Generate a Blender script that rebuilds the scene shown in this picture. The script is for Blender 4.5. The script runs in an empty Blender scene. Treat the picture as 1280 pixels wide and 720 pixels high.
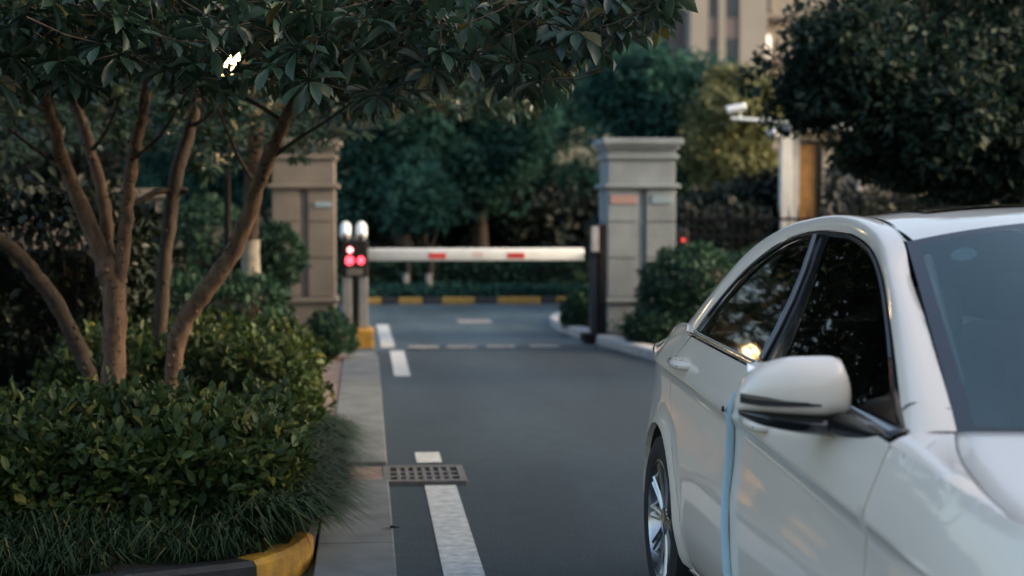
import bpy, bmesh, math, random
import numpy as np
from mathutils import Vector, Matrix
from mathutils.geometry import delaunay_2d_cdt

SC = bpy.context.scene
COL = SC.collection
random.seed(7)
RNG = np.random.default_rng(7)

# ---------------------------------------------------------------- camera, sky, sun, exposure
FPX, CAM_H, ROAD_A = 2200.0, 1.53, 0.0834        # focal length in px of a 1280 px frame, eye height, road heading
PITCH = math.atan(105/2200)
cd = bpy.data.cameras.new('camera'); cam = bpy.data.objects.new('camera', cd); COL.objects.link(cam)
cam.location = (0, 0, CAM_H)
cam.rotation_euler = (math.pi/2-PITCH, 0, -ROAD_A)
cd.sensor_width = 36; cd.lens = 36*FPX/1280
cd.clip_start = .05; cd.clip_end = 2000
cd.dof.use_dof = True; cd.dof.focus_distance = 6.3; cd.dof.aperture_fstop = 2.3
SC.camera = cam

SUN_EL, SUN_AZ = math.radians(20), math.radians(100.2)      # azimuth clockwise from +Y (the road ahead)
w = bpy.data.worlds.new('World'); SC.world = w; w.use_nodes = True
nt = w.node_tree; nt.nodes.clear()
sky = nt.nodes.new('ShaderNodeTexSky'); sky.sky_type = 'NISHITA'; sky.sun_disc = False
sky.sun_elevation = SUN_EL; sky.sun_rotation = SUN_AZ
sky.air_density = 1.0; sky.dust_density = 5.0; sky.ozone_density = 0.6
bg = nt.nodes.new('ShaderNodeBackground'); bg.inputs['Strength'].default_value = .15
wo = nt.nodes.new('ShaderNodeOutputWorld')
tint = nt.nodes.new('ShaderNodeMix'); tint.data_type = 'RGBA'; tint.blend_type = 'MULTIPLY'; tint.inputs['Factor'].default_value = 1; tint.inputs['B'].default_value = (1.0,.985,.95,1)   # the evening's cool cast
nt.links.new(sky.outputs[0], tint.inputs['A']); nt.links.new(tint.outputs['Result'], bg.inputs[0]); nt.links.new(bg.outputs[0], wo.inputs[0])
sl = bpy.data.lights.new('sun', 'SUN'); sl.energy = .55; sl.angle = math.radians(.6); sl.color = (1.0, .74, .50)
sun = bpy.data.objects.new('sun', sl); COL.objects.link(sun)
sv = Vector((math.sin(SUN_AZ)*math.cos(SUN_EL), math.cos(SUN_AZ)*math.cos(SUN_EL), math.sin(SUN_EL)))
sun.rotation_euler = (-sv).to_track_quat('-Z', 'Y').to_euler(); sun.location = (20, -4, 14)

SC.view_settings.view_transform = 'Standard'; SC.view_settings.look = 'None'
SC.view_settings.exposure = 1.6; SC.view_settings.gamma = 1.0; SC.view_settings.use_curve_mapping = False
SC.render.engine = 'CYCLES'
SC.cycles.use_denoising = True
SC.cycles.max_bounces = 8; SC.cycles.transparent_max_bounces = 12
SC.cycles.caustics_reflective = False; SC.cycles.caustics_refractive = False
SC.cycles.sample_clamp_indirect = 4

# ---------------------------------------------------------------- helpers
CA, SA = math.cos(ROAD_A), math.sin(ROAD_A)
def cw(X, Y, z=0.0):
    """camera-heading metres (right, ahead) -> world; world +Y runs along the road"""
    return Vector((X*CA+Y*SA, -X*SA+Y*CA, z))
def at(px, py, Y):
    """the world point seen at photo pixel (px, py), Y metres ahead"""
    a, b = (px-640)/FPX, (360-py)/FPX
    c, s = math.cos(PITCH), math.sin(PITCH)
    t = Y/(c+b*s)
    return cw(a*t, Y, CAM_H+(b*c-s)*t)
def gp(px, py, z=0.0):
    b = (360-py)/FPX; c, s = math.cos(PITCH), math.sin(PITCH)
    t = (z-CAM_H)/(b*c-s)
    return cw((px-640)/FPX*t, (c+b*s)*t, z)

def link(name, me, parent=None, mats=None):
    o = bpy.data.objects.new(name, me); COL.objects.link(o)
    if parent is not None: o.parent = parent
    if mats is not None and me is not None and len(me.materials) == 0:
        for m in (mats if isinstance(mats, (list, tuple)) else [mats]): me.materials.append(m)
    return o
def tag(o, label=None, cat=None, group=None, kind=None):
    if label: o['label'] = label
    if cat: o['category'] = cat
    if group: o['group'] = group
    if kind: o['kind'] = kind
    return o
def empty(name, loc=(0,0,0), rz=0.0):
    o = bpy.data.objects.new(name, None); COL.objects.link(o)
    o.location = loc; o.rotation_euler = (0,0,rz); o.empty_display_size = .2
    return o
def copy_tree(o, parent=None):
    c = o.copy(); COL.objects.link(c)
    if parent is not None: c.parent = parent
    for ch in o.children: copy_tree(ch, c)
    return c

class MB:
    """collects shapes; build() links them as one mesh object"""
    def __init__(self): self.v, self.f, self.mi, self.cur = [], [], [], 0
    def add(self, vs, fs):
        b = len(self.v); self.v += [tuple(p) for p in vs]
        for q in fs: self.f.append(tuple(i+b for i in q)); self.mi.append(self.cur)
        return self
    def box(self, c, s, rz=0.0, bev=0.0, M=None):
        bm = bmesh.new(); bmesh.ops.create_cube(bm, size=1)
        bmesh.ops.scale(bm, vec=s, verts=bm.verts)
        if bev > 0: bmesh.ops.bevel(bm, geom=list(bm.edges), offset=bev, segments=2, affect='EDGES', profile=.5)
        T = Matrix.Translation(c) @ Matrix.Rotation(rz, 4, 'Z')
        if M is not None: T = T @ M
        bmesh.ops.transform(bm, matrix=T, verts=bm.verts)
        bm.verts.index_update()
        self.add([v.co for v in bm.verts], [[v.index for v in f.verts] for f in bm.faces]); bm.free()
        return self
    def tube(self, pts, rad, n=8, cap=True):
        pts = [Vector(p) for p in pts]
        if not isinstance(rad, (list, tuple)): rad = [rad]*len(pts)
        vs, fs = [], []
        up = Vector((0,0,1)) if abs((pts[-1]-pts[0]).normalized().z) < .9 else Vector((1,0,0))
        for i, p in enumerate(pts):
            d = (pts[min(i+1,len(pts)-1)]-pts[max(i-1,0)]).normalized()
            a = d.cross(up).normalized(); b = a.cross(d)
            for k in range(n):
                t = 2*math.pi*k/n; vs.append(p+(a*math.cos(t)+b*math.sin(t))*rad[i])
        for i in range(len(pts)-1):
            for k in range(n):
                k2 = (k+1)%n; fs.append((i*n+k, i*n+k2, (i+1)*n+k2, (i+1)*n+k))
        if cap: fs.append(tuple(range(n))); fs.append(tuple((len(pts)-1)*n+k for k in reversed(range(n))))
        return self.add(vs, fs)
    def lathe(self, prof, n=24, M=None, cap=True):
        """prof: (r, z) list, spun round z"""
        vs, fs = [], []
        for r, z in prof:
            for k in range(n):
                t = 2*math.pi*k/n; vs.append(Vector((r*math.cos(t), r*math.sin(t), z)))
        for i in range(len(prof)-1):
            for k in range(n):
                k2 = (k+1)%n; fs.append((i*n+k, i*n+k2, (i+1)*n+k2, (i+1)*n+k))
        if cap: fs.append(tuple(reversed(range(n)))); fs.append(tuple((len(prof)-1)*n+k for k in range(n)))
        if M is not None: vs = [M @ v for v in vs]
        return self.add(vs, fs)
    def prism(self, poly, z0, z1):
        n = len(poly)
        vs = [(x, y, z0) for x, y in poly]+[(x, y, z1) for x, y in poly]
        fs = [tuple(reversed(range(n))), tuple(range(n, 2*n))]+[(k, (k+1)%n, n+(k+1)%n, n+k) for k in range(n)]
        return self.add(vs, fs)
    def sheet(self, poly, z): return self.add([(x, y, z) for x, y in poly], [tuple(range(len(poly)))])
    def mesh(self, name, smooth=None):
        me = bpy.data.meshes.new(name); me.from_pydata(self.v, [], self.f)
        me.polygons.foreach_set('material_index', self.mi)
        bm = bmesh.new(); bm.from_mesh(me); bmesh.ops.recalc_face_normals(bm, faces=bm.faces); bm.to_mesh(me); bm.free()
        if smooth is not None:
            me.polygons.foreach_set('use_smooth', [True]*len(me.polygons))
            me.set_sharp_from_angle(angle=math.radians(smooth))
        me.update(); return me
    def build(self, name, mats, parent=None, smooth=None): return link(name, self.mesh(name, smooth), parent, mats)

# ---------------------------------------------------------------- materials
MATS = {}
def nodes(name):
    m = bpy.data.materials.new(name); m.use_nodes = True; MATS[name] = m
    n = m.node_tree; n.nodes.clear()
    out = n.nodes.new('ShaderNodeOutputMaterial'); p = n.nodes.new('ShaderNodeBsdfPrincipled')
    n.links.new(p.outputs[0], out.inputs[0])
    return m, n, p, out
def mat(name, c, rough=.6, var=.15, scale=8.0, metal=0.0, bump=0.0, bscale=60.0, spec=.5, coat=0.0, c2=None, dscale=None):
    """base colour broken up by two noises, optional bump"""
    m, n, p, out = nodes(name)
    tc = n.nodes.new('ShaderNodeNewGeometry')
    nz = n.nodes.new('ShaderNodeTexNoise'); nz.inputs['Scale'].default_value = scale; nz.inputs['Detail'].default_value = 6
    n.links.new(tc.outputs['Position'], nz.inputs['Vector'])
    rp = n.nodes.new('ShaderNodeValToRGB')
    lo = tuple(max(0, x*(1-var)) for x in c) if c2 is None else c2
    hi = tuple(min(1, x*(1+var)) for x in c) if c2 is None else c
    rp.color_ramp.elements[0].position = .32; rp.color_ramp.elements[0].color = (*lo, 1)
    rp.color_ramp.elements[1].position = .68; rp.color_ramp.elements[1].color = (*hi, 1)
    n.links.new(nz.outputs[0], rp.inputs[0]); n.links.new(rp.outputs[0], p.inputs['Base Color'])
    p.inputs['Roughness'].default_value = rough; p.inputs['Metallic'].default_value = metal
    p.inputs['Specular IOR Level'].default_value = spec; p.inputs['Coat Weight'].default_value = coat
    p.inputs['Coat Roughness'].default_value = .04
    if bump > 0:
        b2 = n.nodes.new('ShaderNodeTexNoise'); b2.inputs['Scale'].default_value = bscale; b2.inputs['Detail'].default_value = 5
        n.links.new(tc.outputs['Position'], b2.inputs['Vector'])
        bp = n.nodes.new('ShaderNodeBump'); bp.inputs['Strength'].default_value = bump; bp.inputs['Distance'].default_value = .01
        n.links.new(b2.outputs[0], bp.inputs['Height']); n.links.new(bp.outputs[0], p.inputs['Normal'])
    return m
def emit(name, c, s):
    m, n, p, out = nodes(name)
    p.inputs['Base Color'].default_value = (*c, 1); p.inputs['Emission Color'].default_value = (*c, 1); p.inputs['Emission Strength'].default_value = s
    return m
def leafmat(name, dark, light, odd=None, rough=.45, trans=.25, spec=.4):
    m, n, p, out = nodes(name)
    g = n.nodes.new('ShaderNodeNewGeometry')
    rp = n.nodes.new('ShaderNodeValToRGB'); cr = rp.color_ramp
    cr.elements[0].color = (*dark, 1); cr.elements[1].color = (*light, 1); cr.elements[1].position = .9
    if odd: e = cr.elements.new(.97); e.color = (*odd, 1)
    n.links.new(g.outputs['Random Per Island'], rp.inputs[0])
    nz = n.nodes.new('ShaderNodeTexNoise'); nz.inputs['Scale'].default_value = 1.7
    n.links.new(g.outputs['Position'], nz.inputs['Vector'])
    mx = n.nodes.new('ShaderNodeMix'); mx.data_type = 'RGBA'; mx.blend_type = 'MULTIPLY'; mx.inputs['Factor'].default_value = .55
    rp2 = n.nodes.new('ShaderNodeValToRGB'); rp2.color_ramp.elements[0].position = .35; rp2.color_ramp.elements[0].color = (.5,.55,.6,1)
    rp2.color_ramp.elements[1].position = .65; rp2.color_ramp.elements[1].color = (1.2,1.15,1,1)
    n.links.new(nz.outputs[0], rp2.inputs[0]); n.links.new(rp.outputs[0], mx.inputs['A']); n.links.new(rp2.outputs[0], mx.inputs['B'])
    n.links.new(mx.outputs['Result'], p.inputs['Base Color'])
    p.inputs['Roughness'].default_value = rough; p.inputs['Specular IOR Level'].default_value = spec
    tr = n.nodes.new('ShaderNodeBsdfTranslucent'); n.links.new(mx.outputs['Result'], tr.inputs[0])
    ms = n.nodes.new('ShaderNodeMixShader'); ms.inputs[0].default_value = trans
    n.links.new(p.outputs[0], ms.inputs[1]); n.links.new(tr.outputs[0], ms.inputs[2]); n.links.new(ms.outputs[0], out.inputs[0])
    return m
def glassmat(name, tint, ior=1.5, refl=(1,1,1)):
    m, n, p, out = nodes(name); n.nodes.remove(p)
    t = n.nodes.new('ShaderNodeBsdfTransparent'); t.inputs[0].default_value = (*tint, 1)
    g = n.nodes.new('ShaderNodeBsdfGlossy'); g.inputs['Roughness'].default_value = .03; g.inputs['Color'].default_value = (*refl, 1)
    f = n.nodes.new('ShaderNodeFresnel'); f.inputs[0].default_value = ior
    ms = n.nodes.new('ShaderNodeMixShader')
    n.links.new(f.outputs[0], ms.inputs[0]); n.links.new(t.outputs[0], ms.inputs[1]); n.links.new(g.outputs[0], ms.inputs[2]); n.links.new(ms.outputs[0], out.inputs[0])
    return m

def asphalt(name, c, rough):
    m, n, p, out = nodes(name)
    g = n.nodes.new('ShaderNodeNewGeometry')
    big = n.nodes.new('ShaderNodeTexNoise'); big.inputs['Scale'].default_value = .55; big.inputs['Detail'].default_value = 5
    fine = n.nodes.new('ShaderNodeTexVoronoi'); fine.inputs['Scale'].default_value = 95
    mid = n.nodes.new('ShaderNodeTexNoise'); mid.inputs['Scale'].default_value = 6; mid.inputs['Detail'].default_value = 8; mid.inputs['Roughness'].default_value = .7
    mpp = n.nodes.new('ShaderNodeMapping'); mpp.inputs['Scale'].default_value = (2.2, .35, 1); n.links.new(g.outputs['Position'], mpp.inputs[0]); n.links.new(mpp.outputs[0], big.inputs['Vector'])
    for t in (fine, mid): n.links.new(g.outputs['Position'], t.inputs['Vector'])
    r1 = n.nodes.new('ShaderNodeValToRGB'); r1.color_ramp.elements[0].position = .3; r1.color_ramp.elements[1].position = .72
    r1.color_ramp.elements[0].color = (*[x*.50 for x in c], 1); r1.color_ramp.elements[1].color = (*[x*1.45 for x in c], 1)
    n.links.new(big.outputs[0], r1.inputs[0])
    r2 = n.nodes.new('ShaderNodeValToRGB'); r2.color_ramp.elements[0].color = (.7,.7,.7,1); r2.color_ramp.elements[1].color = (1.35,1.33,1.3,1)
    n.links.new(fine.outputs['Color'], r2.inputs[0])
    r3 = n.nodes.new('ShaderNodeValToRGB'); r3.color_ramp.elements[0].position = .3; r3.color_ramp.elements[0].color = (.58,.58,.57,1)
    r3.color_ramp.elements[1].position = .6; r3.color_ramp.elements[1].color = (1.05,1.05,1.05,1)
    n.links.new(mid.outputs[0], r3.inputs[0])
    a = n.nodes.new('ShaderNodeMix'); a.data_type = 'RGBA'; a.blend_type = 'MULTIPLY'; a.inputs['Factor'].default_value = 1
    b = n.nodes.new('ShaderNodeMix'); b.data_type = 'RGBA'; b.blend_type = 'MULTIPLY'; b.inputs['Factor'].default_value = 1
    n.links.new(r1.outputs[0], a.inputs['A']); n.links.new(r2.outputs[0], a.inputs['B'])
    n.links.new(a.outputs['Result'], b.inputs['A']); n.links.new(r3.outputs[0], b.inputs['B'])
    n.links.new(b.outputs['Result'], p.inputs['Base Color'])
    p.inputs['Roughness'].default_value = rough
    bp = n.nodes.new('ShaderNodeBump'); bp.inputs['Strength'].default_value = .35; bp.inputs['Distance'].default_value = .006
    n.links.new(fine.outputs['Distance'], bp.inputs['Height']); n.links.new(bp.outputs[0], p.inputs['Normal'])
    return m
def barkmat(name, c, c2, spot):
    m, n, p, out = nodes(name)
    g = n.nodes.new('ShaderNodeNewGeometry')
    mp = n.nodes.new('ShaderNodeMapping'); mp.inputs['Scale'].default_value = (1, 1, .35)
    n.links.new(g.outputs['Position'], mp.inputs[0])
    a = n.nodes.new('ShaderNodeTexNoise'); a.inputs['Scale'].default_value = 26; a.inputs['Detail'].default_value = 9; a.inputs['Roughness'].default_value = .65
    n.links.new(mp.outputs[0], a.inputs['Vector'])
    r = n.nodes.new('ShaderNodeValToRGB'); r.color_ramp.elements[0].position = .33; r.color_ramp.elements[0].color = (*c2, 1)
    r.color_ramp.elements[1].position = .6; r.color_ramp.elements[1].color = (*c, 1)
    n.links.new(a.outputs[0], r.inputs[0])
    v = n.nodes.new('ShaderNodeTexNoise'); v.inputs['Scale'].default_value = 42; v.inputs['Detail'].default_value = 3
    mp2 = n.nodes.new('ShaderNodeMapping'); mp2.inputs['Scale'].default_value = (.7, .7, 1.5)
    n.links.new(g.outputs['Position'], mp2.inputs[0]); n.links.new(mp2.outputs[0], v.inputs['Vector'])
    rv = n.nodes.new('ShaderNodeValToRGB'); rv.color_ramp.elements[0].position = .60; rv.color_ramp.elements[0].color = (0,0,0,1)
    rv.color_ramp.elements[1].position = .68; rv.color_ramp.elements[1].color = (1,1,1,1)
    n.links.new(v.outputs[0], rv.inputs[0])
    mx = n.nodes.new('ShaderNodeMix'); mx.data_type = 'RGBA'
    n.links.new(rv.outputs[0], mx.inputs['Factor']); n.links.new(r.outputs[0], mx.inputs['A']); mx.inputs['B'].default_value = (*spot, 1)
    n.links.new(mx.outputs['Result'], p.inputs['Base Color']); p.inputs['Roughness'].default_value = .85
    bp = n.nodes.new('ShaderNodeBump'); bp.inputs['Strength'].default_value = .9; bp.inputs['Distance'].default_value = .02
    n.links.new(a.outputs[0], bp.inputs['Height']); n.links.new(bp.outputs[0], p.inputs['Normal'])
    return m

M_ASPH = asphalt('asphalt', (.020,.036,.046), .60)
M_ASPH2 = asphalt('sky_sheen_asphalt', (.056,.092,.112), .5)  # far road: same asphalt, sky reflection put into a paler, bluer colour
M_SOIL = mat('soil', (.030,.022,.016), .95, .5, 12, bump=.8, bscale=40)
M_GROUND = mat('ground', (.05,.055,.035), .95, .4, 3, bump=.5)
M_KERB = mat('kerb_concrete', (.135,.155,.168), .85, .22, 5, bump=.3, bscale=150)
M_PALEKERB = mat('pale_kerb_concrete', (.42,.42,.41), .8, .15, 5, bump=.2)
M_PAVER = mat('pink_paver', (.22,.165,.145), .85, .25, 7, bump=.3, bscale=120)
M_DULLY = mat('dull_yellow_paint', (.40,.24,.05), .8, .25, 14, c2=(.25,.16,.04))
M_YELLOW = mat('yellow_paint', (.52,.29,.03), .6, .25, 14, bump=.3, bscale=90, c2=(.28,.15,.03))
M_BLACKP = mat('black_paint', (.018,.02,.024), .6, .4, 14, bump=.3, bscale=90)
M_WHITEP = mat('white_road_paint', (.56,.60,.61), .7, .2, 18, bump=.2, bscale=120, c2=(.33,.36,.37))
M_WORNP = mat('worn_road_paint', (.34,.33,.30), .8, .3, 16, c2=(.14,.14,.135))
M_GRATE = mat('grate_iron', (.16,.155,.15), .6, .3, 20, bump=.2, c2=(.09,.085,.08))
M_DARK = mat('near_black', (.006,.006,.006), .9, .1)
M_STONE = mat('grey_stone', (.215,.25,.275), .8, .14, 3.5, bump=.2, bscale=90)
M_BEIGE = mat('beige_stone', (.17,.15,.128), .8, .14, 3.5, bump=.2, bscale=90)
M_IRON = mat('black_iron', (.010,.010,.012), .65, .2, spec=.2)
M_WHITE = mat('white_enamel', (.76,.80,.82), .4, .05)
M_RED = mat('red_reflective', (.60,.05,.05), .4, .1)
M_STEEL = mat('brushed_steel', (.45,.45,.46), .38, .1, metal=.8)
M_BLACKPL = mat('black_plastic', (.012,.012,.013), .35, .1)
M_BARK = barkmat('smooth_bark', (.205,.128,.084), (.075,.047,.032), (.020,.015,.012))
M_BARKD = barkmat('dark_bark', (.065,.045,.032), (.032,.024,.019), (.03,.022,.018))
M_WHITEWASH = mat('whitewash', (.36,.33,.29), .9, .2, 12, bump=.3)
M_TWIG = mat('twig', (.045,.034,.024), .9, .3)
M_LEAF_BIG = leafmat('broad_leaf', (.014,.034,.022), (.050,.098,.060), (.12,.10,.03), rough=.34, trans=.2, spec=.5)
M_LEAF_HEDGE = leafmat('hedge_leaf', (.020,.042,.014), (.070,.112,.034), (.22,.22,.055), rough=.5, trans=.25, spec=.3)
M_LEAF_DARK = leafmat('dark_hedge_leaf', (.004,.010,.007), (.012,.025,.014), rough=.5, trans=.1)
M_LEAF_FAR = leafmat('teal_leaf', (.017,.062,.052), (.032,.100,.082), rough=.75, trans=.2, spec=.15)
M_LEAF_SHRUB = leafmat('shrub_leaf', (.015,.044,.028), (.040,.100,.060), rough=.6, trans=.15, spec=.2)
M_LEAF_OLIVE = leafmat('olive_leaf', (.10,.11,.045), (.20,.21,.085), rough=.6, trans=.2)
M_LEAF_RIGHT = leafmat('camphor_leaf', (.006,.022,.016), (.018,.050,.034), (.055,.070,.028), rough=.7, trans=.2)
M_GRASS = leafmat('grass_blade', (.011,.030,.013), (.036,.070,.028), (.12,.11,.045), rough=.55, trans=.15)
# ---------------------------------------------------------------- ground, road, pavement
m = MB(); m.sheet([(-300,-300),(300,-300),(300,700),(-300,700)], -.012)
tag(m.build('ground', M_GROUND), kind='structure')
road = MB(); road.sheet([(.12,-30),(9,-30),(9,18.35),(3.2,18.35),(.12,18.35)], 0)
road = tag(road.build('road', M_ASPH), kind='structure')
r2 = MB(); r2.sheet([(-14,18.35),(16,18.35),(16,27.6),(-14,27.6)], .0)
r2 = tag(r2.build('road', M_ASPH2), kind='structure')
# painted lines on the road
for x0, x1, y0, y1 in ((.318,.488,4.0,9.50),(.30,.45,10.35,10.78),(.255,.40,15.6,18.3)):
    o = MB().sheet([(x0,y0),(x1,y0),(x1,y1),(x0,y1)], .004).build('white_line', M_WHITEP, road)
MB().sheet([(.17,18.75),(.32,18.75),(.29,22.3),(.14,22.3)], .004).build('white_line', M_WHITEP, r2)
p = gp(593,402); MB().sheet([(p.x-.22,p.y-.4),(p.x+.22,p.y-.4),(p.x+.22,p.y+.4),(p.x-.22,p.y+.4)], .004).build('painted_patch', M_WORNP, r2)
# low speed hump with worn pale blocks
hump = empty('speed_hump', (0,18.55,0))
n_h = 9; prof = [(math.sin(math.pi*i/n_h)*.035-.004, -.22+.44*i/n_h) for i in range(n_h+1)]
mb = MB(); vs = []; fs = []
for z, y in prof: vs += [(.55,y,z),(2.45,y,z)]
fs = [(2*i,2*i+1,2*i+3,2*i+2) for i in range(n_h)]
mb.add(vs, fs).build('rubber_ramp', M_ASPH, hump, 60)
for a, b in ((508,545),(555,591),(603,637),(655,691)):
    xa, xb = gp(a,430).x, gp(b,430).x
    vs = []; 
    for i in range(2,7): z, y = prof[i]; vs += [(xa,y,z+.004),(xb,y,z+.004)]
    MB().add(vs, [(2*i,2*i+1,2*i+3,2*i+2) for i in range(4)]).build('pale_block', M_WORNP, hump, 60)
tag(hump, 'low speed hump with a row of worn pale blocks before the barrier', 'speed hump')

# kerb stones flush along the left edge of the road
pav = tag(MB().box((-.06,6.5,-.03),(.36,26,.05)).build('pavement', M_KERB), kind='structure')
ys = [-4.0,-2.1,.0,1.95,3.85,5.8,7.72,9.52]; ys2 = [10.16,12.0,13.85,15.62,17.4]
for seq in (ys, ys2):
    for a, b in zip(seq[:-1], seq[1:]):
        MB().box((-.045,(a+b)/2,.005),(.335,b-a-.012,.07), bev=.006).build('kerb_stone', M_KERB, pav)
# pink pavers between kerb and planting bed
for i in range(24):
    y = 10.7+i*.305
    for k in range(2):
        MB().box((-.295-.2*k, y, .002),(.19,.295,.06), bev=.004).build('paving_slab', M_PAVER, pav)
# drain inlet in the kerb and grate in the road
MB().box((.0,9.84,-.005),(.2,.56,.05), bev=.01).build('inlet_stone', M_PAVER, pav)
dg = empty('drain_grate', (.325,9.83,.004))
gm = MB(); W, H = .46, .58
nx, ny = 8, 3
xs = [-W/2+.04+(W-.08)*i/(nx) for i in range(nx+1)]; yv = [-H/2+.06+(H-.12)*i/ny for i in range(ny+1)]
# plate with holes: bars crossing
for sy in (-1,1): MB().box((0,sy*(H/2-.03),.004),(W,.06,.03), bev=.004).build('frame_bar', M_GRATE, dg)
for sx in (-1,1): MB().box((sx*(W/2-.02),0,.0035),(.04,H-.12,.03), bev=.003).build('frame_bar', M_GRATE, dg)
for i in range(1,nx): MB().box((xs[i],0,.003),(.022,H-.12,.026), bev=.003).build('slat', M_GRATE, dg)
for i in range(1,ny): MB().box((0,yv[i],.0015),(W-.08,.05,.024), bev=.003).build('cross_bar', M_GRATE, dg)
MB().box((0,0,-.0015),(W-.01,H-.01,.004)).build('hole_shade', M_DARK, dg)  # flat black plate under the slats, paints the shade in the holes
tag(dg, 'rusty iron drain grate with rows of square holes at the road edge', 'drain grate')
dead = MB().sheet([(0,0),(.05,.012),(.1,0),(.05,-.014)], 0).add([(.05,.0,.012),(.1,0,0),(.05,.012,0)], [(0,1,2)]).build('fallen_leaf', M_DARK)
dead.location = gp(474,660,.047); tag(dead, 'small dark fallen leaf lying on the pale kerb stone', 'leaf')

# ---------------------------------------------------------------- planting beds with painted kerbs
def kerb_run(name, path, wid, z0, z1, cols, seg):
    """blocks of the given colours laid one after the other along a path"""
    root = empty(name); 
    pts = [Vector((*p, 0)) for p in path]
    L = [0.0]
    for a, b in zip(pts[:-1], pts[1:]): L.append(L[-1]+(b-a).length)
    def pos(s):
        i = 0
        while i < len(L)-2 and s > L[i+1]: i += 1
        t = (s-L[i])/(L[i+1]-L[i]); return pts[i].lerp(pts[i+1], t)
    s = 0; k = 0
    while s < L[-1]-.05:
        ln = seg[k % len(seg)]; e = min(s+ln-.008, L[-1]); n = 6
        vs, fs = [], []
        for i in range(n+1):
            q = s+(e-s)*i/n; c = pos(q); d = (pos(min(q+.03,L[-1]))-pos(max(q-.03,0))).normalized(); nn = Vector((-d.y, d.x, 0))
            o_, i_ = c, c+nn*wid
            vs += [(o_.x,o_.y,z0),(o_.x,o_.y,z1-.02),(o_.x+nn.x*.02,o_.y+nn.y*.02,z1),(i_.x-nn.x*.02,i_.y-nn.y*.02,z1),(i_.x,i_.y,z1-.02),(i_.x,i_.y,z0)]
        for i in range(n):
            for j in range(5): fs.append((i*6+j,i*6+j+1,(i+1)*6+j+1,(i+1)*6+j))
        fs += [tuple(range(6)), tuple(reversed(range(n*6,n*6+6)))]
        b_ = MB().add(vs, fs).build('kerb_block', cols[k % len(cols)], root, 35)
        s += ln; k += 1
    return root
def arc(cx, cy, r, a0, a1, n=10): return [(cx+r*math.cos(a0+(a1-a0)*i/n), cy+r*math.sin(a0+(a1-a0)*i/n)) for i in range(n+1)]
# left bed: its front edge curves round into the pavement edge
LBED = [(-5.5,6.15),(-3,6.3),(-1.6,6.47),(-1.0,6.62),(-.66,6.77),(-.43,6.955),(-.29,7.2),(-.225,7.5),(-.22,9.0),(-.22,10.55),(-.5,10.75),(-.62,11.2),(-.62,17.2),(-.5,17.6),(-.22,17.75),(-.2,18.3)]
def plen(p): return sum(math.dist(a, b) for a, b in zip(p[:-1], p[1:]))
first = plen(LBED[:6])
tag(kerb_run('kerb', LBED, .13, -.01, .12, [M_BLACKP,M_YELLOW,M_BLACKP,M_YELLOW,M_BLACKP,M_YELLOW,M_BLACKP,M_YELLOW,M_BLACKP,M_YELLOW,M_BLACKP,M_YELLOW,M_BLACKP,M_YELLOW],
    [first]+[.66]*40), kind='structure')
bed = MB(); poly = [(x-.06,y+.06) for x, y in LBED]+[(-.9,18.6),(-30,18.6),(-30,6.1)]
bed.sheet(poly, .10); tag(bed.build('planting_bed', M_SOIL), kind='structure')
# right bed: pale rounded kerb
RB = [tuple(gp(815+60,466).xy), tuple(gp(815,450).xy), tuple(gp(770,437).xy), tuple(gp(727,425).xy), tuple(gp(700,414).xy), tuple(gp(688,408).xy), tuple(gp(687,403).xy), tuple(gp(697,399).xy), tuple(gp(716,397).xy), (3.2,24.2),(4.2,24.6)]
RB = [(4.4,13.6),(3.6,14.6)]+RB
RBr = list(reversed(RB))
tag(kerb_run('kerb', [(p[0],p[1]) for p in RBr], .20, -.01, .10, [M_PALEKERB], [1.0]), kind='structure')
b2 = MB(); b2.sheet([(x+.05,y) for x, y in RB]+[(30,24.6),(30,13.6)], .09); tag(b2.build('planting_bed', M_SOIL), kind='structure')
# far kerb across the road end: yellow and black blocks
ends = [455,478,498,528,552,594,622,678,697,733]
fk = empty('kerb')
def fky(px): return 26.9-.1*(px-600)/280
segs = [(330,345,0),(345,372,1),(372,392,0),(392,418,1),(418,455,0)]+[(455,477,1),(477,498,0),(498,528,1),(528,552,0),(552,594,1),(594,622,0),(622,678,1),(678,697,0),(697,735,1),(735,770,0),(770,820,1),(820,850,0),(850,900,1)]
for a, b, c in segs:
    A = at(a,380,26.9); B = at(b,380,26.9+.0)
    yy = 27.0
    MB().box(((A.x+B.x)/2, yy, .045),(B.x-A.x-.01,.16,.10), bev=.015).build('kerb_block', M_DULLY if c else M_BLACKP, fk)
tag(fk, kind='structure')
b3 = MB(); b3.sheet([(-40,27.05),(40,27.05),(40,60),(-40,60)], .06); tag(b3.build('planting_bed', M_SOIL), kind='structure')
# ---------------------------------------------------------------- house on the right, outside the frame: its shade falls over the car and the foreground
hb = empty('street_house', (6.0,7.9,0))
M_HB = mat('house_render', (.30,.28,.26), .85, .1, 2); M_HG = mat('house_glass', (.03,.04,.05), .1, .1); M_HR = mat('roof_grey', (.12,.12,.13), .8, .2, 3)
MB().box((4.5,-11,2.3),(9,22,4.6)).build('wall', M_HB, hb)
MB().box((4.5,-11,4.7),(9.1,22.1,.24), bev=.02).build('roof', M_HR, hb)
for k in range(7):
    for z in (1.6,): MB().box((.01,-1.8-k*3.0,z),(.06,1.4,1.4)).build('window', M_HG, hb)
tag(hb, 'long rendered house along the right side of the street beside the car', 'building')
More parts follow.
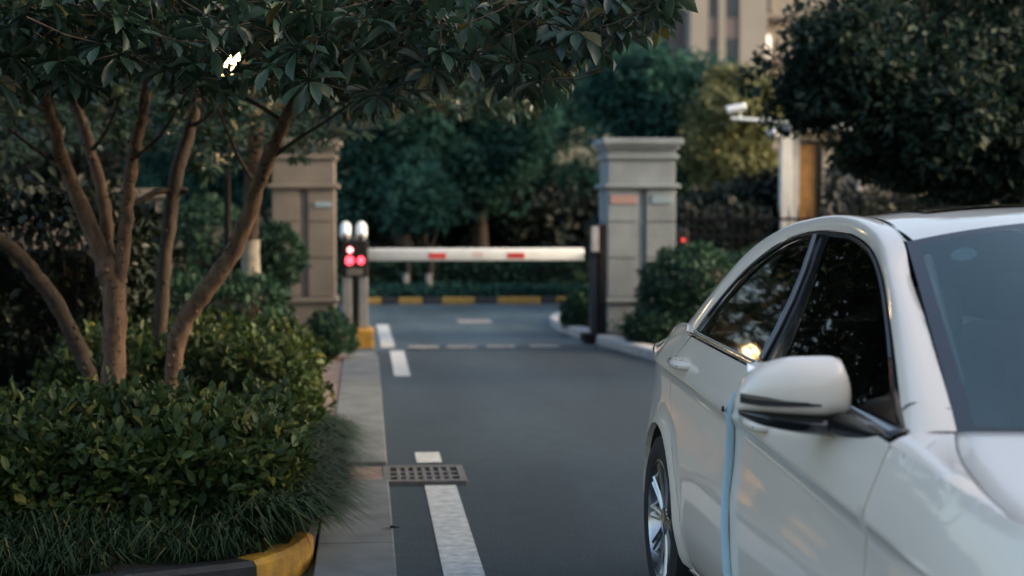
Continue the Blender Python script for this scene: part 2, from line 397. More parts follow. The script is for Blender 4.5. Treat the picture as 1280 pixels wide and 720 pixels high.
# ---------------------------------------------------------------- gate pillars
def pillar(x0, x1, y0, H, stone, label, plaques):
    """square stone pillar: plinth, two recessed panels in three courses, bands and a stepped cap"""
    w_ = x1-x0; cx = (x0+x1)/2; cy = y0+w_/2
    root = empty('gate_pillar', (cx,cy,0))
    zb_, zt_ = H*.185, H*.745
    MB().box((0,0,zb_/2),(w_,w_,zb_), bev=.01).build('plinth', stone, root)
    MB().box((0,0,zb_+.02),(w_+.07,w_+.07,.055), bev=.015).build('base_moulding', stone, root)
    core = MB().box((0,0,(zb_+.05+zt_)/2),(w_-.07,w_-.07,zt_-zb_-.05)).build('core', stone, root)
    zs = [zb_+.052, zb_+.052+(zt_-zb_-.05)*.36, zb_+.052+(zt_-zb_-.05)*.69, zt_]
    g = .10
    me = {}
    for a, b in zip(zs[:-1], zs[1:]):
        for s in (-1,1):
            for face in range(4):
                pw = (w_-g)/2-.004
                k = round(b-a,4)
                if k not in me: me[k] = MB().box((0,0,0),(pw,.045,b-a-.012), bev=.006).mesh('stone_panel'); me[k].materials.append(stone)
                o = link('stone_panel', me[k], root)
                R_ = Matrix.Rotation(face*math.pi/2,4,'Z')
                o.location = R_ @ Vector((s*(pw/2+g/2), -(w_/2-.0255+(.001 if face%2 else 0)), (a+b)/2)); o.rotation_euler = (0,0,face*math.pi/2)
    MB().box((0,0,zt_+.025),(w_+.09,w_+.09,.05), bev=.012).build('band', stone, root)
    MB().box((0,0,(zt_+.05+H*.885)/2),(w_-.01,w_-.01,H*.885-zt_-.05), bev=.006).build('neck', stone, root)
    MB().box((0,0,H*.885+.03),(w_+.05,w_+.05,.055), bev=.012).build('band', stone, root)
    c = MB()
    zz = H*.885+.058
    for dz, ov in ((.06,.0),(.05,.07),(.075,.14)): c.box((0,0,zz+dz/2),(w_+ov,w_+ov,dz), bev=.012); zz += dz-.002
    c.build('cap', stone, root)
    for (dx, dz, pw_, ph_, m_) in plaques:
        MB().box((dx,-w_/2-.004,dz),(pw_,.012,ph_), bev=.003).build('plaque', m_, root)
    tag(root, label, 'gate pillar', 'stone pillars at the gate'); return root
M_PLQR = mat('red_plaque', (.45,.22,.20), .5, .3, 60, c2=(.30,.26,.25)); M_PLQB = mat('blue_plaque', (.20,.33,.42), .5, .3, 60, c2=(.28,.31,.33))
YP = 19.75
pr = at(760,300,YP); pr2 = at(846,300,YP)
HP = at(800,170,YP).z
pillar(pr.x, pr2.x, pr.y, HP, M_STONE, 'grey stone gate pillar with stepped cap right of the barrier', [(-.21,HP*.69,.30,.10,M_PLQR),(.22,HP*.69,.22,.09,M_PLQB)])
pl = at(340,300,YP); pl2 = at(419,300,YP)
pillar(pl.x, pl2.x, pl.y, HP, M_BEIGE, 'beige stone gate pillar behind the tree branches on the left', [(.22,HP*.665,.19,.06,M_PLQB)])

# ---------------------------------------------------------------- barrier machine, arm and receiving post
YB = 19.05
bc = at(444,415,YB); b0 = Vector((bc.x, bc.y, .0))
fb = empty('machine_foundation', (b0.x,b0.y,0))
MB().box((-.19,-.10,.09),(.28,.62,.2), bev=.01).build('black_half', M_BLACKP, fb)
MB().box((.075,-.10,.09),(.245,.62,.2), bev=.01).build('yellow_half', M_YELLOW, fb)
tag(fb, 'low yellow and black painted block under the barrier machine', 'plinth')
mc = empty('barrier_machine', (b0.x,b0.y,.192))
def zat(py): return at(444,py,YB).z-.192
MB().box((-.085,0,zat(346)/2),(.10,.24,zat(346)), bev=.008).build('steel_side', M_STEEL, mc)
MB().box((.09,0,zat(346)/2),(.10,.24,zat(346)), bev=.008).build('steel_side', M_STEEL, mc)
MB().box((0,0,zat(346)/2),(.075,.20,zat(346)-.004)).build('black_centre', M_BLACKPL, mc)
MB().box((0,-.01,(zat(346)+zat(300))/2),(.29,.26,zat(300)-zat(346)), bev=.02).build('display_head', M_BLACKPL, mc)
M_LED = emit('red_led', (1.0,.045,.07), 3.0); M_LED2 = emit('red_led_core', (1.0,.30,.32), 3.0)
def glyph(cells, cx, cz, s, m_):
    g_ = MB()
    for gx, gz in cells: g_.box((cx+gx*s,-.1425,cz+gz*s),(s*.86,.006,s*.86))
    return g_.build('red_display', m_, mc)
disp = zat(319)
ring = [(round(math.cos(a)*2),round(math.sin(a)*2)) for a in [i*math.pi/8 for i in range(16)]]
full = [(x,z) for x in range(-2,3) for z in range(-2,3) if abs(x)+abs(z) < 4]
glyph(full, -.05, zat(312), .011, M_LED2)
hz1 = [(x,z) for x in range(-4,5) for z in range(-4,5) if x*x+z*z < 17 and not (z == 0 and abs(x) > 3)]
glyph(hz1, -.055, zat(325), .0118, M_LED)
glyph(hz1, .065, zat(325), .0100, M_LED)
MB().box((0,-.1425,zat(339.5)),(.17,.006,.075), bev=.002).build('screen', M_GRATE, mc)
nk = MB().tube([(0.0,0,zat(302)),(0.0,0,zat(294))], .02, 8).build('mast', M_STEEL, mc)
for dx in (-.10,.07):
    cm = MB()
    T = Matrix.Translation((dx,-.02,zat(289))) @ Matrix.Rotation(math.radians(24),4,'X') @ Matrix.Rotation(math.radians(14),4,'Y')
    cm.box((0,0,0),(.15,.26,.085), bev=.03, M=T) if False else cm.lathe([(.002,-.16),(.05,-.15),(.062,-.10),(.062,.10),(.05,.14),(.002,.15)], 16, T @ Matrix.Rotation(math.radians(90),4,'X'))
    cm.build('camera_pod', M_WHITE, mc, 50)
    MB().lathe([(.002,0),(.026,.004),(.026,-.004),(.002,-.008)], 14, T @ Matrix.Translation((0,-.152,-.012)) @ Matrix.Rotation(math.radians(90),4,'X')).build('lens', M_BLACKPL, mc)
tag(mc, 'barrier machine with glowing red display and two white camera pods', 'barrier machine')
ar = empty('boom_barrier', (b0.x+.12,b0.y,at(460,318.5,YB).z))
xe = at(733,316,YB).x-(b0.x+.12)
hA = 16/FPX*YB
MB().box((xe/2,0,0),(xe,.06,hA), bev=.02).build('boom', M_WHITE, ar, 40)
for px, w_ in ((547,22),(646,22),(598,14)):
    xx = at(px,318,YB).x-(b0.x+.12)
    MB().box((xx,-.0315,-.012 if px != 598 else 0),(w_/FPX*YB,.004,hA*.42)).build('red_stripe', M_RED if px != 598 else mat('faded_red', (.66,.58,.58), .5, .1), ar)
tag(ar, 'white barrier arm with red stripes lowered across the road', 'boom barrier')
pp = at(748,424,19.35)
po = empty('barrier_post', (pp.x,pp.y,.0))
zt = at(748,280,19.35).z
MB().box((.035,0,zt/2),(.10,.16,zt), bev=.012).build('column', M_IRON, po)
MB().box((-.055,0,zt*.47),(.075,.14,zt*.94), bev=.012).build('column', mat('blue_black_metal', (.02,.025,.04), .35, .2), po)
MB().box((-.05,-.075,zt*.86),(.08,.02,zt*.24), bev=.004).build('reflector_plate', mat('pale_plate', (.35,.36,.40), .5, .2), po)
MB().box((-.04,-.11,at(735,316,19.35).z),(.12,.12,.04), bev=.008).build('arm_rest', M_IRON, po)
MB().box((-.02,0,.07),(.34,.30,.09), bev=.01).build('foot', M_IRON, po)
tag(po, 'dark receiving post for the barrier arm beside the grey pillar', 'post')
rl = at(853,300,20.6)
rp = empty('signal_box', (rl.x,rl.y,.09))
MB().box((0,0,(rl.z-.09)/2),(.05,.05,rl.z-.09)).build('pole', M_IRON, rp)
MB().box((0,0,rl.z-.06),(.11,.10,.2), bev=.01).build('housing', M_BLACKPL, rp)
MB().box((0,-.053,rl.z-.09),(.035,.006,.04)).build('red_lens', emit('dim_red', (1.0,.05,.06), .22), rp)
tag(rp, 'small black signal box with a red light at the fence end', 'signal')

# ---------------------------------------------------------------- iron railings
def railing(p0, p1, z0, zt, label, step=.112):
    root = empty('iron_fence', (p0.x,p0.y,z0)); d = p1-p0; d.z = 0; L = d.length; a = math.atan2(d.y,d.x)
    root.rotation_euler = (0,0,a)
    H = zt-z0
    for zz in (H*.93, H*.78, .12): MB().box((L/2,0,zz),(L,.03,.035)).build('rail', M_IRON, root)
    bar = MB().box((0,0,H*.46),(.018,.018,H*.92)).lathe([(.004,H*.92),(.015,H*.95),(.010,H*.97),(.002,H*1.05)], 6).mesh('bar'); bar.materials.append(M_IRON)
    post = MB().box((0,0,H*.5),(.05,.05,H)).lathe([(.03,H),(.045,H*1.03),(.03,H*1.07),(.004,H*1.1)], 8).mesh('fence_post'); post.materials.append(M_IRON)
    n = int(L/step)
    for i in range(n+1):
        o = link('fence_post' if i % 16 == 0 else 'bar', post if i % 16 == 0 else bar, root); o.location = (i*step, -.001*(i%2), 0)
    tag(root, label, 'fence', 'black iron railings beside the gate pillars')
fr0 = cw(pr2.x*0+at(858,300,21.2).x*0,0); 
A = at(857,265,21.2); B = at(1290,262,20.4)
railing(Vector((A.x,A.y,0)), Vector((B.x,B.y,0)), .09, at(900,264,21).z, 'black iron spear railing between the grey pillar and the parked car')
A = at(120,262,20.6); B = at(333,262,20.4)
railing(Vector((A.x,A.y,0)), Vector((B.x,B.y,0)), .09, at(280,258,20.5).z, 'black iron spear railing left of the beige pillar behind the trunks')

# ---------------------------------------------------------------- garden lamp on a dark pole
lp = at(283,75,14.6)
gl = empty('garden_lamp', (lp.x,lp.y,.1))
zl = lp.z-.1
MB().lathe([(.09,0),(.09,.05),(.05,.10),(.032,.16),(.027,zl-.26),(.05,zl-.22),(.05,zl-.17)], 14).build('pole', M_IRON, gl, 40)
MB().lathe([(.05,zl-.17),(.09,zl-.10),(.11,zl),(.09,zl+.09),(.04,zl+.12)], 18).build('globe', emit('warm_lamp_glass', (1.0,.66,.30), 11.0), gl, 60)
MB().lathe([(.15,zl+.12),(.14,zl+.14),(.05,zl+.19),(.01,zl+.22)], 18).build('lamp_cap', M_IRON, gl, 40)
tag(gl, 'lit warm garden lamp on a thin black pole behind the tree', 'lamp')

# ---------------------------------------------------------------- guard house with columns, camera arm
M_RENDER = mat('warm_render', (.38,.33,.27), .85, .12, 4, bump=.15); M_DOORW = mat('orange_wood', (.42,.20,.05), .5, .25, 9)
M_PALECOL = mat('pale_column', (.62,.60,.56), .7, .06); M_COOLSTONE = mat('cool_grey_panel', (.32,.34,.36), .7, .1)
YG = 24.5
g0 = at(1030,262,YG)
gh = empty('guard_house', (g0.x,g0.y,.06))
def gx(px): return at(px,262,YG).x-g0.x
def gz(py): return at(1030,py,YG).z-.06
def gbox(name, xa, xb, pya, pyb, yd, dep, m_, parent=gh, bev=.006):
    z0, z1 = (gz(pya) if pya else 0), gz(pyb)
    return MB().box(((gx(xa)+gx(xb))/2, yd+dep/2, (z0+z1)/2),(gx(xb)-gx(xa),dep,z1-z0), bev=bev).build(name, m_, parent)
gbox('column', 970,983, None,168, -.25,.14, M_PALECOL)
gbox('pier', 983.5,996, None,166, -.10,.30, M_COOLSTONE)
gbox('wall', 1028,1067, None,186, .02,.25, M_RENDER)
dr = gbox('door', 999,1022, None,180, .10,.06, M_DOORW)
gbox('door_frame', 996.3,999, None,176, .05,.12, M_BLACKPL); gbox('door_frame', 1022,1027.6, None,176, .05,.12, M_BLACKPL); gbox('door_frame', 999.2,1021.8, 179.5,176, .05,.12, M_BLACKPL)
gbox('lintel', 983,1085, 175.6,164, -.02,.4, M_RENDER)
gbox('roof_slab', 978,1120, 163.8,156, -.30,1.2, M_COOLSTONE)
gbox('pilaster', 1067.5,1075.5, None,176, -.06,.3, M_COOLSTONE)
MB().box((0,0,0),(.9,.8,2.3)).build('rear_room', M_RENDER, gh).location = (gx(1050), .72, 1.15)
tag(gh, 'small beige guard house with pale column and orange door behind the railing', 'guard house')
ca = empty('surveillance_camera', (at(976,160,24.2).x, at(976,160,24.2).y, at(976,160,24.2).z-.0))
def cx_(px, py): q = at(px,py,24.2); return (q.x-ca.location.x, q.y-ca.location.y, q.z-ca.location.z)
MB().tube([cx_(985,151), cx_(950,150.5), cx_(914,148)], [.028,.026,.022], 8).build('arm', M_WHITE, ca, 50)
MB().tube([cx_(924,149), cx_(926,141)], .015, 8).build('bracket', M_WHITE, ca)
MB().tube([cx_(907,138), cx_(909,137.6), cx_(931,133.5), cx_(932,133.5)], [.03,.055,.055,.04], 10).build('camera_body', M_WHITE, ca, 40)
MB().tube([cx_(905.5,138.4), cx_(908,138)], [.035,.04], 10).build('lens', M_BLACKPL, ca)
dq = cx_(966,168); MB().lathe([(.005,-.09),(.06,-.07),(.085,-.01),(.085,.05),(.05,.09),(.02,.1)], 16, Matrix.Translation(dq)).build('dome', M_STEEL, ca, 60)
MB().tube([(dq[0],dq[1],dq[2]+.09), cx_(966,151)], .012, 6).build('bracket', M_WHITE, ca)
tag(ca, 'white surveillance camera and dome on an arm above the guard house', 'camera')

# ---------------------------------------------------------------- far tower block and low far buildings
M_TOWER = mat('tower_render', (.30,.275,.245), .85, .06, .4); M_TGLASS = mat('tower_glass', (.03,.045,.06), .2, .2, 1.0)
M_SPAN = mat('spandrel', (.16,.13,.13), .7, .1, 1.0)
YT = 120.0
t0 = at(900,80,YT)
tb = empty('tower_block', (t0.x,t0.y,0), 0)
def tx(px): return at(px,80,YT).x-t0.x
def tz(py): return at(900,py,YT).z
HT = 34.0
MB().box(((tx(862)+tx(960))/2,6,HT/2),(tx(960)-tx(862),12,HT)).build('wall', M_TOWER, tb)
MB().box(((tx(820)+tx(862))/2-.02,8,HT/2-.5),(tx(862)-tx(820)-.04,12,HT-1)).build('wall', M_SPAN, tb)
MB().box(((tx(960)+tx(1250))/2+.02,9,HT/2-.7),(tx(1250)-tx(960)-.04,12,HT-1.4)).build('wall', M_TOWER, tb)
for a, b in ((862,884),(897,906),(924,958)):
    MB().box(((tx(a)+tx(b))/2,-.12,HT/2-.01),(tx(b)-tx(a),.24,HT-.02)).build('pilaster', M_TOWER, tb)
fl = 3.0
zk0 = tz(78)
for k in range(-2,8):
    z0 = zk0+k*fl
    for a, b in ((884.5,896.5),(906.5,923.5)):
        wd = tx(b)-tx(a)-.06
        if z0 < .5 or z0 > HT-3: continue
        MB().box(((tx(a)+tx(b))/2,-.03,z0+.8),(wd,.06,1.6)).build('window', M_TGLASS, tb)
        MB().box(((tx(a)+tx(b))/2,-.05,z0+2.3),(wd,.1,1.4)).build('spandrel', M_SPAN, tb)
    if 0.5 < z0 < HT-4:
        MB().box(((tx(962)+tx(1000))/2,2.2,z0+.2),(tx(1000)-tx(962),1.6,.25)).build('balcony_slab', M_SPAN, tb)
        wl = MB().box((tx(968),2.96,z0+1.4),(.9,.05,1.5)).build('window', emit('lit_window', (1.0,.93,.8), .5) if k == 0 else M_TGLASS, tb)
tag(tb, 'beige tower block with vertical strips of dark windows far behind the trees', 'building')
lw = MB().box((0,0,.8),(5.5,.25,1.6)).box((0,0,1.64),(5.7,.4,.12), bev=.02).build('garden_wall', mat('brown_wall', (.16,.125,.10), .9, .2))
q = at(20,240,22.0); lw.location = (q.x-.9,q.y,.06); lw.scale.z = (q.z-.02)/1.7; tag(lw, 'low brown garden wall with coping behind the left tall hedge', 'wall')
for i, (pa, pb, py, Y, c) in enumerate(((178,208,150,58,(.5,.52,.53)),(238,262,165,62,(.45,.48,.5)))):
    A = at(pa,py,Y); B = at(pb,py,Y)
    fb_ = empty('far_house', ((A.x+B.x)/2, A.y, 0)); ww = (B.x-A.x)
    mw = mat('far_render', c, .8, .1, .6)
    MB().box((0,1.5,A.z/2),(ww,3,A.z)).build('wall', mw, fb_)
    MB().box((0,1.5,A.z+.1),(ww+.3,3.3,.2)).build('roof', M_SPAN, fb_)
    for k in range(3): MB().box((0,-.03,A.z-1.6-k*2.8),(ww*.4,.06,1.3)).build('window', M_TGLASS, fb_)
    tag(fb_, ['narrow pale house glimpsed between the main trunk and the dark stem', 'narrow pale house glimpsed just right of the dark stem'][i], 'building')
# ---------------------------------------------------------------- foliage builders
def nrm(a): return a/np.maximum(np.linalg.norm(a, axis=-1, keepdims=True), 1e-9)
T_BIG = ([(0,0,0),(.25,.20,.05),(.25,0,0),(.25,-.20,.05),(.55,.42,.06),(.55,0,-.04),(.55,-.42,.06),(.80,.40,.02),(.80,0,-.11),(.80,-.40,.02),(1,0,-.2)],
         [(0,2,1),(0,3,2),(1,2,5,4),(2,3,6,5),(4,5,8,7),(5,6,9,8),(7,8,10),(8,9,10)])
T_MID = ([(0,0,0),(.35,.42,.07),(.35,-.42,.07),(.72,.40,.03),(.72,-.40,.03),(1,0,-.08),(.5,0,-.02)],
         [(0,6,1),(0,2,6),(1,6,3),(2,4,6),(3,6,5),(6,4,5)])
T_FAR = ([(0,0,0),(.5,.5,.08),(1,0,-.05),(.5,-.5,.08)], [(0,2,1),(0,3,2)])
def leaf_arrays(C, D, N, L, W, T):
    tv = np.array(T[0]); n = len(C)
    D = nrm(D); S = nrm(np.cross(D, N)); N = np.cross(S, D)
    V = C[:,None,:]+D[:,None,:]*(tv[None,:,0:1]*L[:,None,None])+S[:,None,:]*(tv[None,:,1:2]*W[:,None,None])+N[:,None,:]*(tv[None,:,2:3]*L[:,None,None])
    return V.reshape(-1,3)
def leaf_mesh(name, C, D, N, L, W, T, m_):
    V = leaf_arrays(C, D, N, L, W, T); n = len(C); k = len(T[0])
    lens = np.array([len(f) for f in T[1]]); flat = np.concatenate([np.array(f) for f in T[1]])
    loops = (flat[None,:]+(np.arange(n)*k)[:,None]).ravel(); tot = np.tile(lens, n); st = np.concatenate([[0],np.cumsum(tot)[:-1]])
    me = bpy.data.meshes.new(name); me.vertices.add(len(V)); me.vertices.foreach_set('co', V.astype(np.float32).ravel())
    me.loops.add(len(loops)); me.loops.foreach_set('vertex_index', loops.astype(np.int32))
    me.polygons.add(len(tot)); me.polygons.foreach_set('loop_start', st.astype(np.int32)); me.polygons.foreach_set('loop_total', tot.astype(np.int32))
    me.polygons.foreach_set('use_smooth', np.ones(len(tot), bool)); me.materials.append(m_); me.update(calc_edges=True); me.validate()
    return me
def rand_dirs(n): return nrm(RNG.normal(size=(n,3)))
def blob_leaves(blobs, n_sub, n_leaf, size, sub=.38, flat=.8, asp=.5, up=.5, shell=(.25,1.12)):
    """leaves on the shells of many small clumps spread through the given ellipsoids"""
    Cs, Ds, Ns, Ls = [], [], [], []
    for (c, r) in blobs:
        c = np.array(c); r = np.array(r)
        q = rand_dirs(n_sub)*RNG.uniform(shell[0], shell[1], (n_sub,1))
        for p in q:
            rs = sub*RNG.uniform(.35,1.5)*r.min()
            d = rand_dirs(n_leaf); d[:,2] = d[:,2]*.9+.12
            pos = c+p*r+d*rs*RNG.uniform(.55,1.08,(n_leaf,1))*np.array([1.1,1.1,flat])
            Cs.append(pos); Ds.append(d*.7+RNG.normal(size=(n_leaf,3))*.6+np.array([0,0,-.15])); Ns.append(d+np.array([0,0,up])+RNG.normal(size=(n_leaf,3))*.4)
            Ls.append(size*RNG.uniform(.6,1.35,n_leaf))
    C, D, N, L = map(np.concatenate, (Cs, Ds, Ns, Ls))
    return C, D, N, L, L*asp*RNG.uniform(.8,1.2,len(L))
def limb(m_, pts, r0, r1, n=8, sub=3, wob=.0):
    """smooth tapered limb through points"""
    P = [Vector(p) for p in pts]; out = []
    for i in range(len(P)-1):
        a, b, c, d = P[max(i-1,0)], P[i], P[i+1], P[min(i+2,len(P)-1)]
        for k in range(sub):
            t = k/sub
            out.append(.5*((2*b)+(-a+c)*t+(2*a-5*b+4*c-d)*t*t+(-a+3*b-3*c+d)*t**3)+Vector((random.uniform(-wob,wob),random.uniform(-wob,wob),0)))
    out.append(P[-1]); k = len(out)-1
    R_ = r0 if isinstance(r0, list) else None
    if R_: rad = [R_[min(int(i/sub),len(R_)-1)]*(1-(i%sub)/sub)+R_[min(int(i/sub)+1,len(R_)-1)]*((i%sub)/sub) for i in range(k+1)]
    else: rad = [r0+(r1-r0)*i/k for i in range(k+1)]
    rad = [r*(1+random.uniform(-.08,.08)) for r in rad]
    m_.tube(out, rad, n); return out

def tree(name, label, base, blobs, leafm, size, n_sub, n_leaf, r_trunk, barkm=M_BARKD, group=None, T=T_FAR, asp=.5, fork=.6, wash=0.0, sub=.38):
    base = Vector(base); root = empty(name, base)
    top = Vector((np.mean([b[0][0] for b in blobs]), np.mean([b[0][1] for b in blobs]), min(b[0][2] for b in blobs)))
    fk_ = base.lerp(top, fork)
    t_ = MB(); limb(t_, [(0,0,-.02), ((fk_-base)*.5)+Vector((r_trunk*.5,0,0)), fk_-base], r_trunk*1.25, r_trunk*.8, 10, 4)
    t_.build('trunk', barkm, root, 60)
    if wash: 
        w_ = MB(); w_.lathe([(r_trunk*1.33,0),(r_trunk*1.22,wash*.5),(r_trunk*1.16,wash)], 12).build('whitewash', M_WHITEWASH, root, 60)
    for (c, r) in blobs:
        b_ = MB(); e = Vector(c)-base; limb(b_, [fk_-base-Vector((0,0,.05)), (fk_-base).lerp(e,.5)+Vector((random.uniform(-.1,.1),0,-.08)), e+Vector((0,0,r[2]*.3))], r_trunk*.6, r_trunk*.12, 7, 3)
        b_.build('limb', barkm, root, 60)
    C, D, N, L, W = blob_leaves([((c[0]-base.x,c[1]-base.y,c[2]-base.z), r) for c, r in blobs], n_sub, n_leaf, size, asp=asp, sub=sub)
    cr = link('crown', leaf_mesh('crown', C, D, N, L, W, T, leafm), root); cr['kind'] = 'stuff'
    tag(root, label, 'tree', group); return root

# ---------------------------------------------------------------- hedges and shrubs
def hedge(name, label, lo, hi, n, size, leafm, T=T_MID, rz=0.0, rough=.05, asp=.55, group=None, singles=0, cat='hedge', core=M_TWIG, loose=0.0, whorl=1, face_skip=()):
    """clipped hedge: leaves over an uneven box, twigs inside"""
    lo = np.array(lo, float); hi = np.array(hi, float); c = (lo+hi)/2; root = empty(name, (c[0],c[1],lo[2]), rz)
    s = hi-lo; area = [s[1]*s[2],s[1]*s[2],s[0]*s[2],s[0]*s[2]*.4,s[0]*s[1]]
    pr_ = np.array(area)/sum(area); fc = RNG.choice(5, n//whorl, p=pr_)
    u = RNG.uniform(-.5,.5,(n//whorl,2)); P = np.zeros((n//whorl,3)); O = np.zeros((n//whorl,3))
    for k in range(5):
        mk = fc == k; a, b = u[mk].T
        if k < 2: P[mk] = np.c_[np.full(a.shape,(.5 if k else -.5)*s[0]), a*s[1], (b+.5)*s[2]]; O[mk] = (1 if k else -1,0,.25)
        elif k < 4: P[mk] = np.c_[a*s[0], np.full(a.shape,(-.5 if k == 2 else .5)*s[1]), (b+.5)*s[2]]; O[mk] = (0,-1 if k == 2 else 1,.25)
        else: P[mk] = np.c_[a*s[0], b*s[1], np.full(a.shape,s[2])]; O[mk] = (0,0,1)
    wv = np.sin(P[:,0]*5.1+1.3)*np.cos(P[:,1]*4.3+P[:,2]*6)*.5+np.sin(P[:,0]*13+P[:,2]*11+P[:,1]*9)*.35
    inw = RNG.uniform(0,1,len(P))**1.6
    P = P+nrm(O)*(wv[:,None]*rough-inw[:,None]*(.10+loose*.3)+RNG.uniform(0,1,(len(P),1))**4*(rough+loose))
    # round the top edges
    ex = np.maximum(0, np.abs(P[:,0])/(s[0]/2)-.9)*5*min(.06,s[0]*.1); ey = np.maximum(0, np.abs(P[:,1])/(s[1]/2)-.8)*3*min(.06,s[1]*.1)
    P[:,2] -= ex*(P[:,2]/s[2])+ey*(P[:,2]/s[2])
    P = np.repeat(P, whorl, 0); O = np.repeat(O, whorl, 0); m_ = len(P)
    if whorl > 1: P = P+RNG.normal(size=P.shape)*size*.16
    D = O*(.55)+RNG.normal(size=(m_,3))*(.62)+np.array([0,0,.28]); N = np.array([0,0,1.0])+O*.6+RNG.normal(size=(m_,3))*.5
    L = size*RNG.uniform(.55,1.3,m_); W = L*asp*RNG.uniform(.8,1.15,m_)
    if singles:
        # the leaves nearest the camera side and largest become parts of their own
        score = -P[:,1]*1.0+P[:,2]*.6+L*6+P[:,0]*.1; ix = np.argsort(-score)
        pick = ix[:singles*4][RNG.permutation(singles*4)[:singles]]
        lm = leaf_mesh('leaf', np.zeros((1,3)), np.array([[1.,0,0]]), np.array([[0,0,1.]]), np.ones(1), np.full(1,asp), T, leafm)
        for i in pick:
            d = Vector(D[i]).normalized(); sd = d.cross(Vector(N[i])).normalized(); nn = sd.cross(d)
            o = link('leaf', lm, root); R_ = Matrix((d, sd, nn)).transposed().to_4x4()
            o.matrix_local = Matrix.Translation(P[i]) @ R_ @ Matrix.Scale(L[i],4)
        keep = np.ones(m_, bool); keep[pick] = False; P, D, N, L, W = P[keep], D[keep], N[keep], L[keep], W[keep]
    fo = link('foliage', leaf_mesh('foliage', P, D, N, L, W, T, leafm), root); fo['kind'] = 'stuff'
    tw = MB(); nt_ = int(40+s[0]*s[1]*120)
    for i in range(min(nt_,400)):
        x, y = random.uniform(-.44,.44)*s[0], random.uniform(-.40,.40)*s[1]
        tw.tube([(x,y,0),(x+random.uniform(-.06,.06),y+random.uniform(-.06,.06),s[2]*.5),(x+random.uniform(-.14,.14),y+random.uniform(-.14,.14),s[2]*random.uniform(.8,.97))], [.008,.006,.003], 4, False)
    tw.build('stems', core, root)
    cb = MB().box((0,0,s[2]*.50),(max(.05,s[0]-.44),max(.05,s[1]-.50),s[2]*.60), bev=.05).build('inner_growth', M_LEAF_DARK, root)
    tag(root, label, cat, group); return root
def ball_shrub(name, label, c, r, n, size, leafm, group=None, T=T_FAR):
    c = Vector(c); root = empty(name, (c.x,c.y,.09)); zc = c.z-.09
    d = rand_dirs(n); wv = 1+.05*np.sin(d[:,0]*9+d[:,2]*7)+.04*np.sin(d[:,1]*13)
    P = d*np.array(r)*(wv*RNG.uniform(.86,1.05,n))[:,None]+np.array([0,0,zc]); ok = P[:,2] > .02; P, d = P[ok], d[ok]; k = len(P)
    L = size*RNG.uniform(.6,1.3,k)
    o = link('foliage', leaf_mesh('foliage', P, d*.5+RNG.normal(size=(k,3))*.6, d+RNG.normal(size=(k,3))*.45+np.array([0,0,.3]), L, L*.5, T, leafm), root); o['kind'] = 'stuff'
    MB().tube([(0,0,0),(0.02,0,zc)], [.04,.02], 6).build('stem', M_TWIG, root)
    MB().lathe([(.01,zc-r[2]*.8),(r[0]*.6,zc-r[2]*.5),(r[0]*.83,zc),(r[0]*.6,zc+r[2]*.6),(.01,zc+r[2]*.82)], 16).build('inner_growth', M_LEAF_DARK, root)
    tag(root, label, 'shrub', group); return root
# ---------------------------------------------------------------- planting
hedge('clipped_hedge', 'clipped glossy hedge in the foreground left of the pavement', (-3.2,7.58,.10), (-.38,8.80,.54), 29000, .064, M_LEAF_HEDGE, rough=.085, singles=300, whorl=3, loose=.03, group='clipped hedges in the left bed')
hedge('clipped_hedge', 'yellow-tipped clipped hedge just behind the right-hand leaning trunk', (-1.75,9.85,.10), (-.38,12.0,.68), 17000, .062, M_LEAF_HEDGE, rough=.085, whorl=3, loose=.03, group='clipped hedges in the left bed')
hedge('clipped_hedge', 'dark low hedge in front of the beige gate pillar', (-2.6,13.9,.10), (-.72,15.6,.86), 7000, .07, M_LEAF_SHRUB, T=T_FAR, rough=.08, group='clipped hedges in the left bed')
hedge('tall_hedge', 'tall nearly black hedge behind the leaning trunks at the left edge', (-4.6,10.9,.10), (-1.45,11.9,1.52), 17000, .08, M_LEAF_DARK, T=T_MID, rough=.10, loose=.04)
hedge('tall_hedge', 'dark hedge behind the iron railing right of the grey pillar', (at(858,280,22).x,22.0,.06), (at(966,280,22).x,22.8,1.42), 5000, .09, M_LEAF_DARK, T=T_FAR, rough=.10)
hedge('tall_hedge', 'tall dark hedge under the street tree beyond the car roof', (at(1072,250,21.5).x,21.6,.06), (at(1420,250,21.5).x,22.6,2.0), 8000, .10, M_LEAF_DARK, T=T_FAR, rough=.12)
hedge('tall_hedge', 'tall dark hedge to the right outside the frame', (at(1425,250,21.5).x,21.7,.06), (at(2150,250,21.5).x,22.7,2.1), 9000, .11, M_LEAF_SHRUB, T=T_FAR, rough=.12)
hedge('clipped_hedge', 'long low hedge beyond the yellow and black kerb', (at(300,350,28.6).x,28.2,.06), (at(740,350,28.6).x,29.4,.62), 9000, .11, M_LEAF_SHRUB, T=T_FAR, rough=.1)
def zc_(px, py, Y): return at(px, py, Y)
ball_shrub('round_shrub', 'round clipped shrub beside the whitewashed trunk', at(345,320,17.2), (.27,.27,.30), 2600, .06, M_LEAF_SHRUB)
ball_shrub('round_shrub', 'low round shrub at the foot of the barrier machine', at(412,424,17.0), (.24,.30,.26), 2200, .06, M_LEAF_SHRUB)
ball_shrub('round_shrub', 'large round clipped shrub in front of the grey pillar', at(866,366,18.6), (.56,.5,.48), 6500, .065, M_LEAF_SHRUB)
ball_shrub('round_shrub', 'round clipped shrub half hidden behind the car boot', at(945,365,18.9), (.52,.5,.44), 4000, .065, M_LEAF_SHRUB)
ball_shrub('low_shrub', 'low dark shrub at the foot of the grey pillar', at(822,408,18.3), (.34,.3,.20), 2200, .06, M_LEAF_SHRUB)
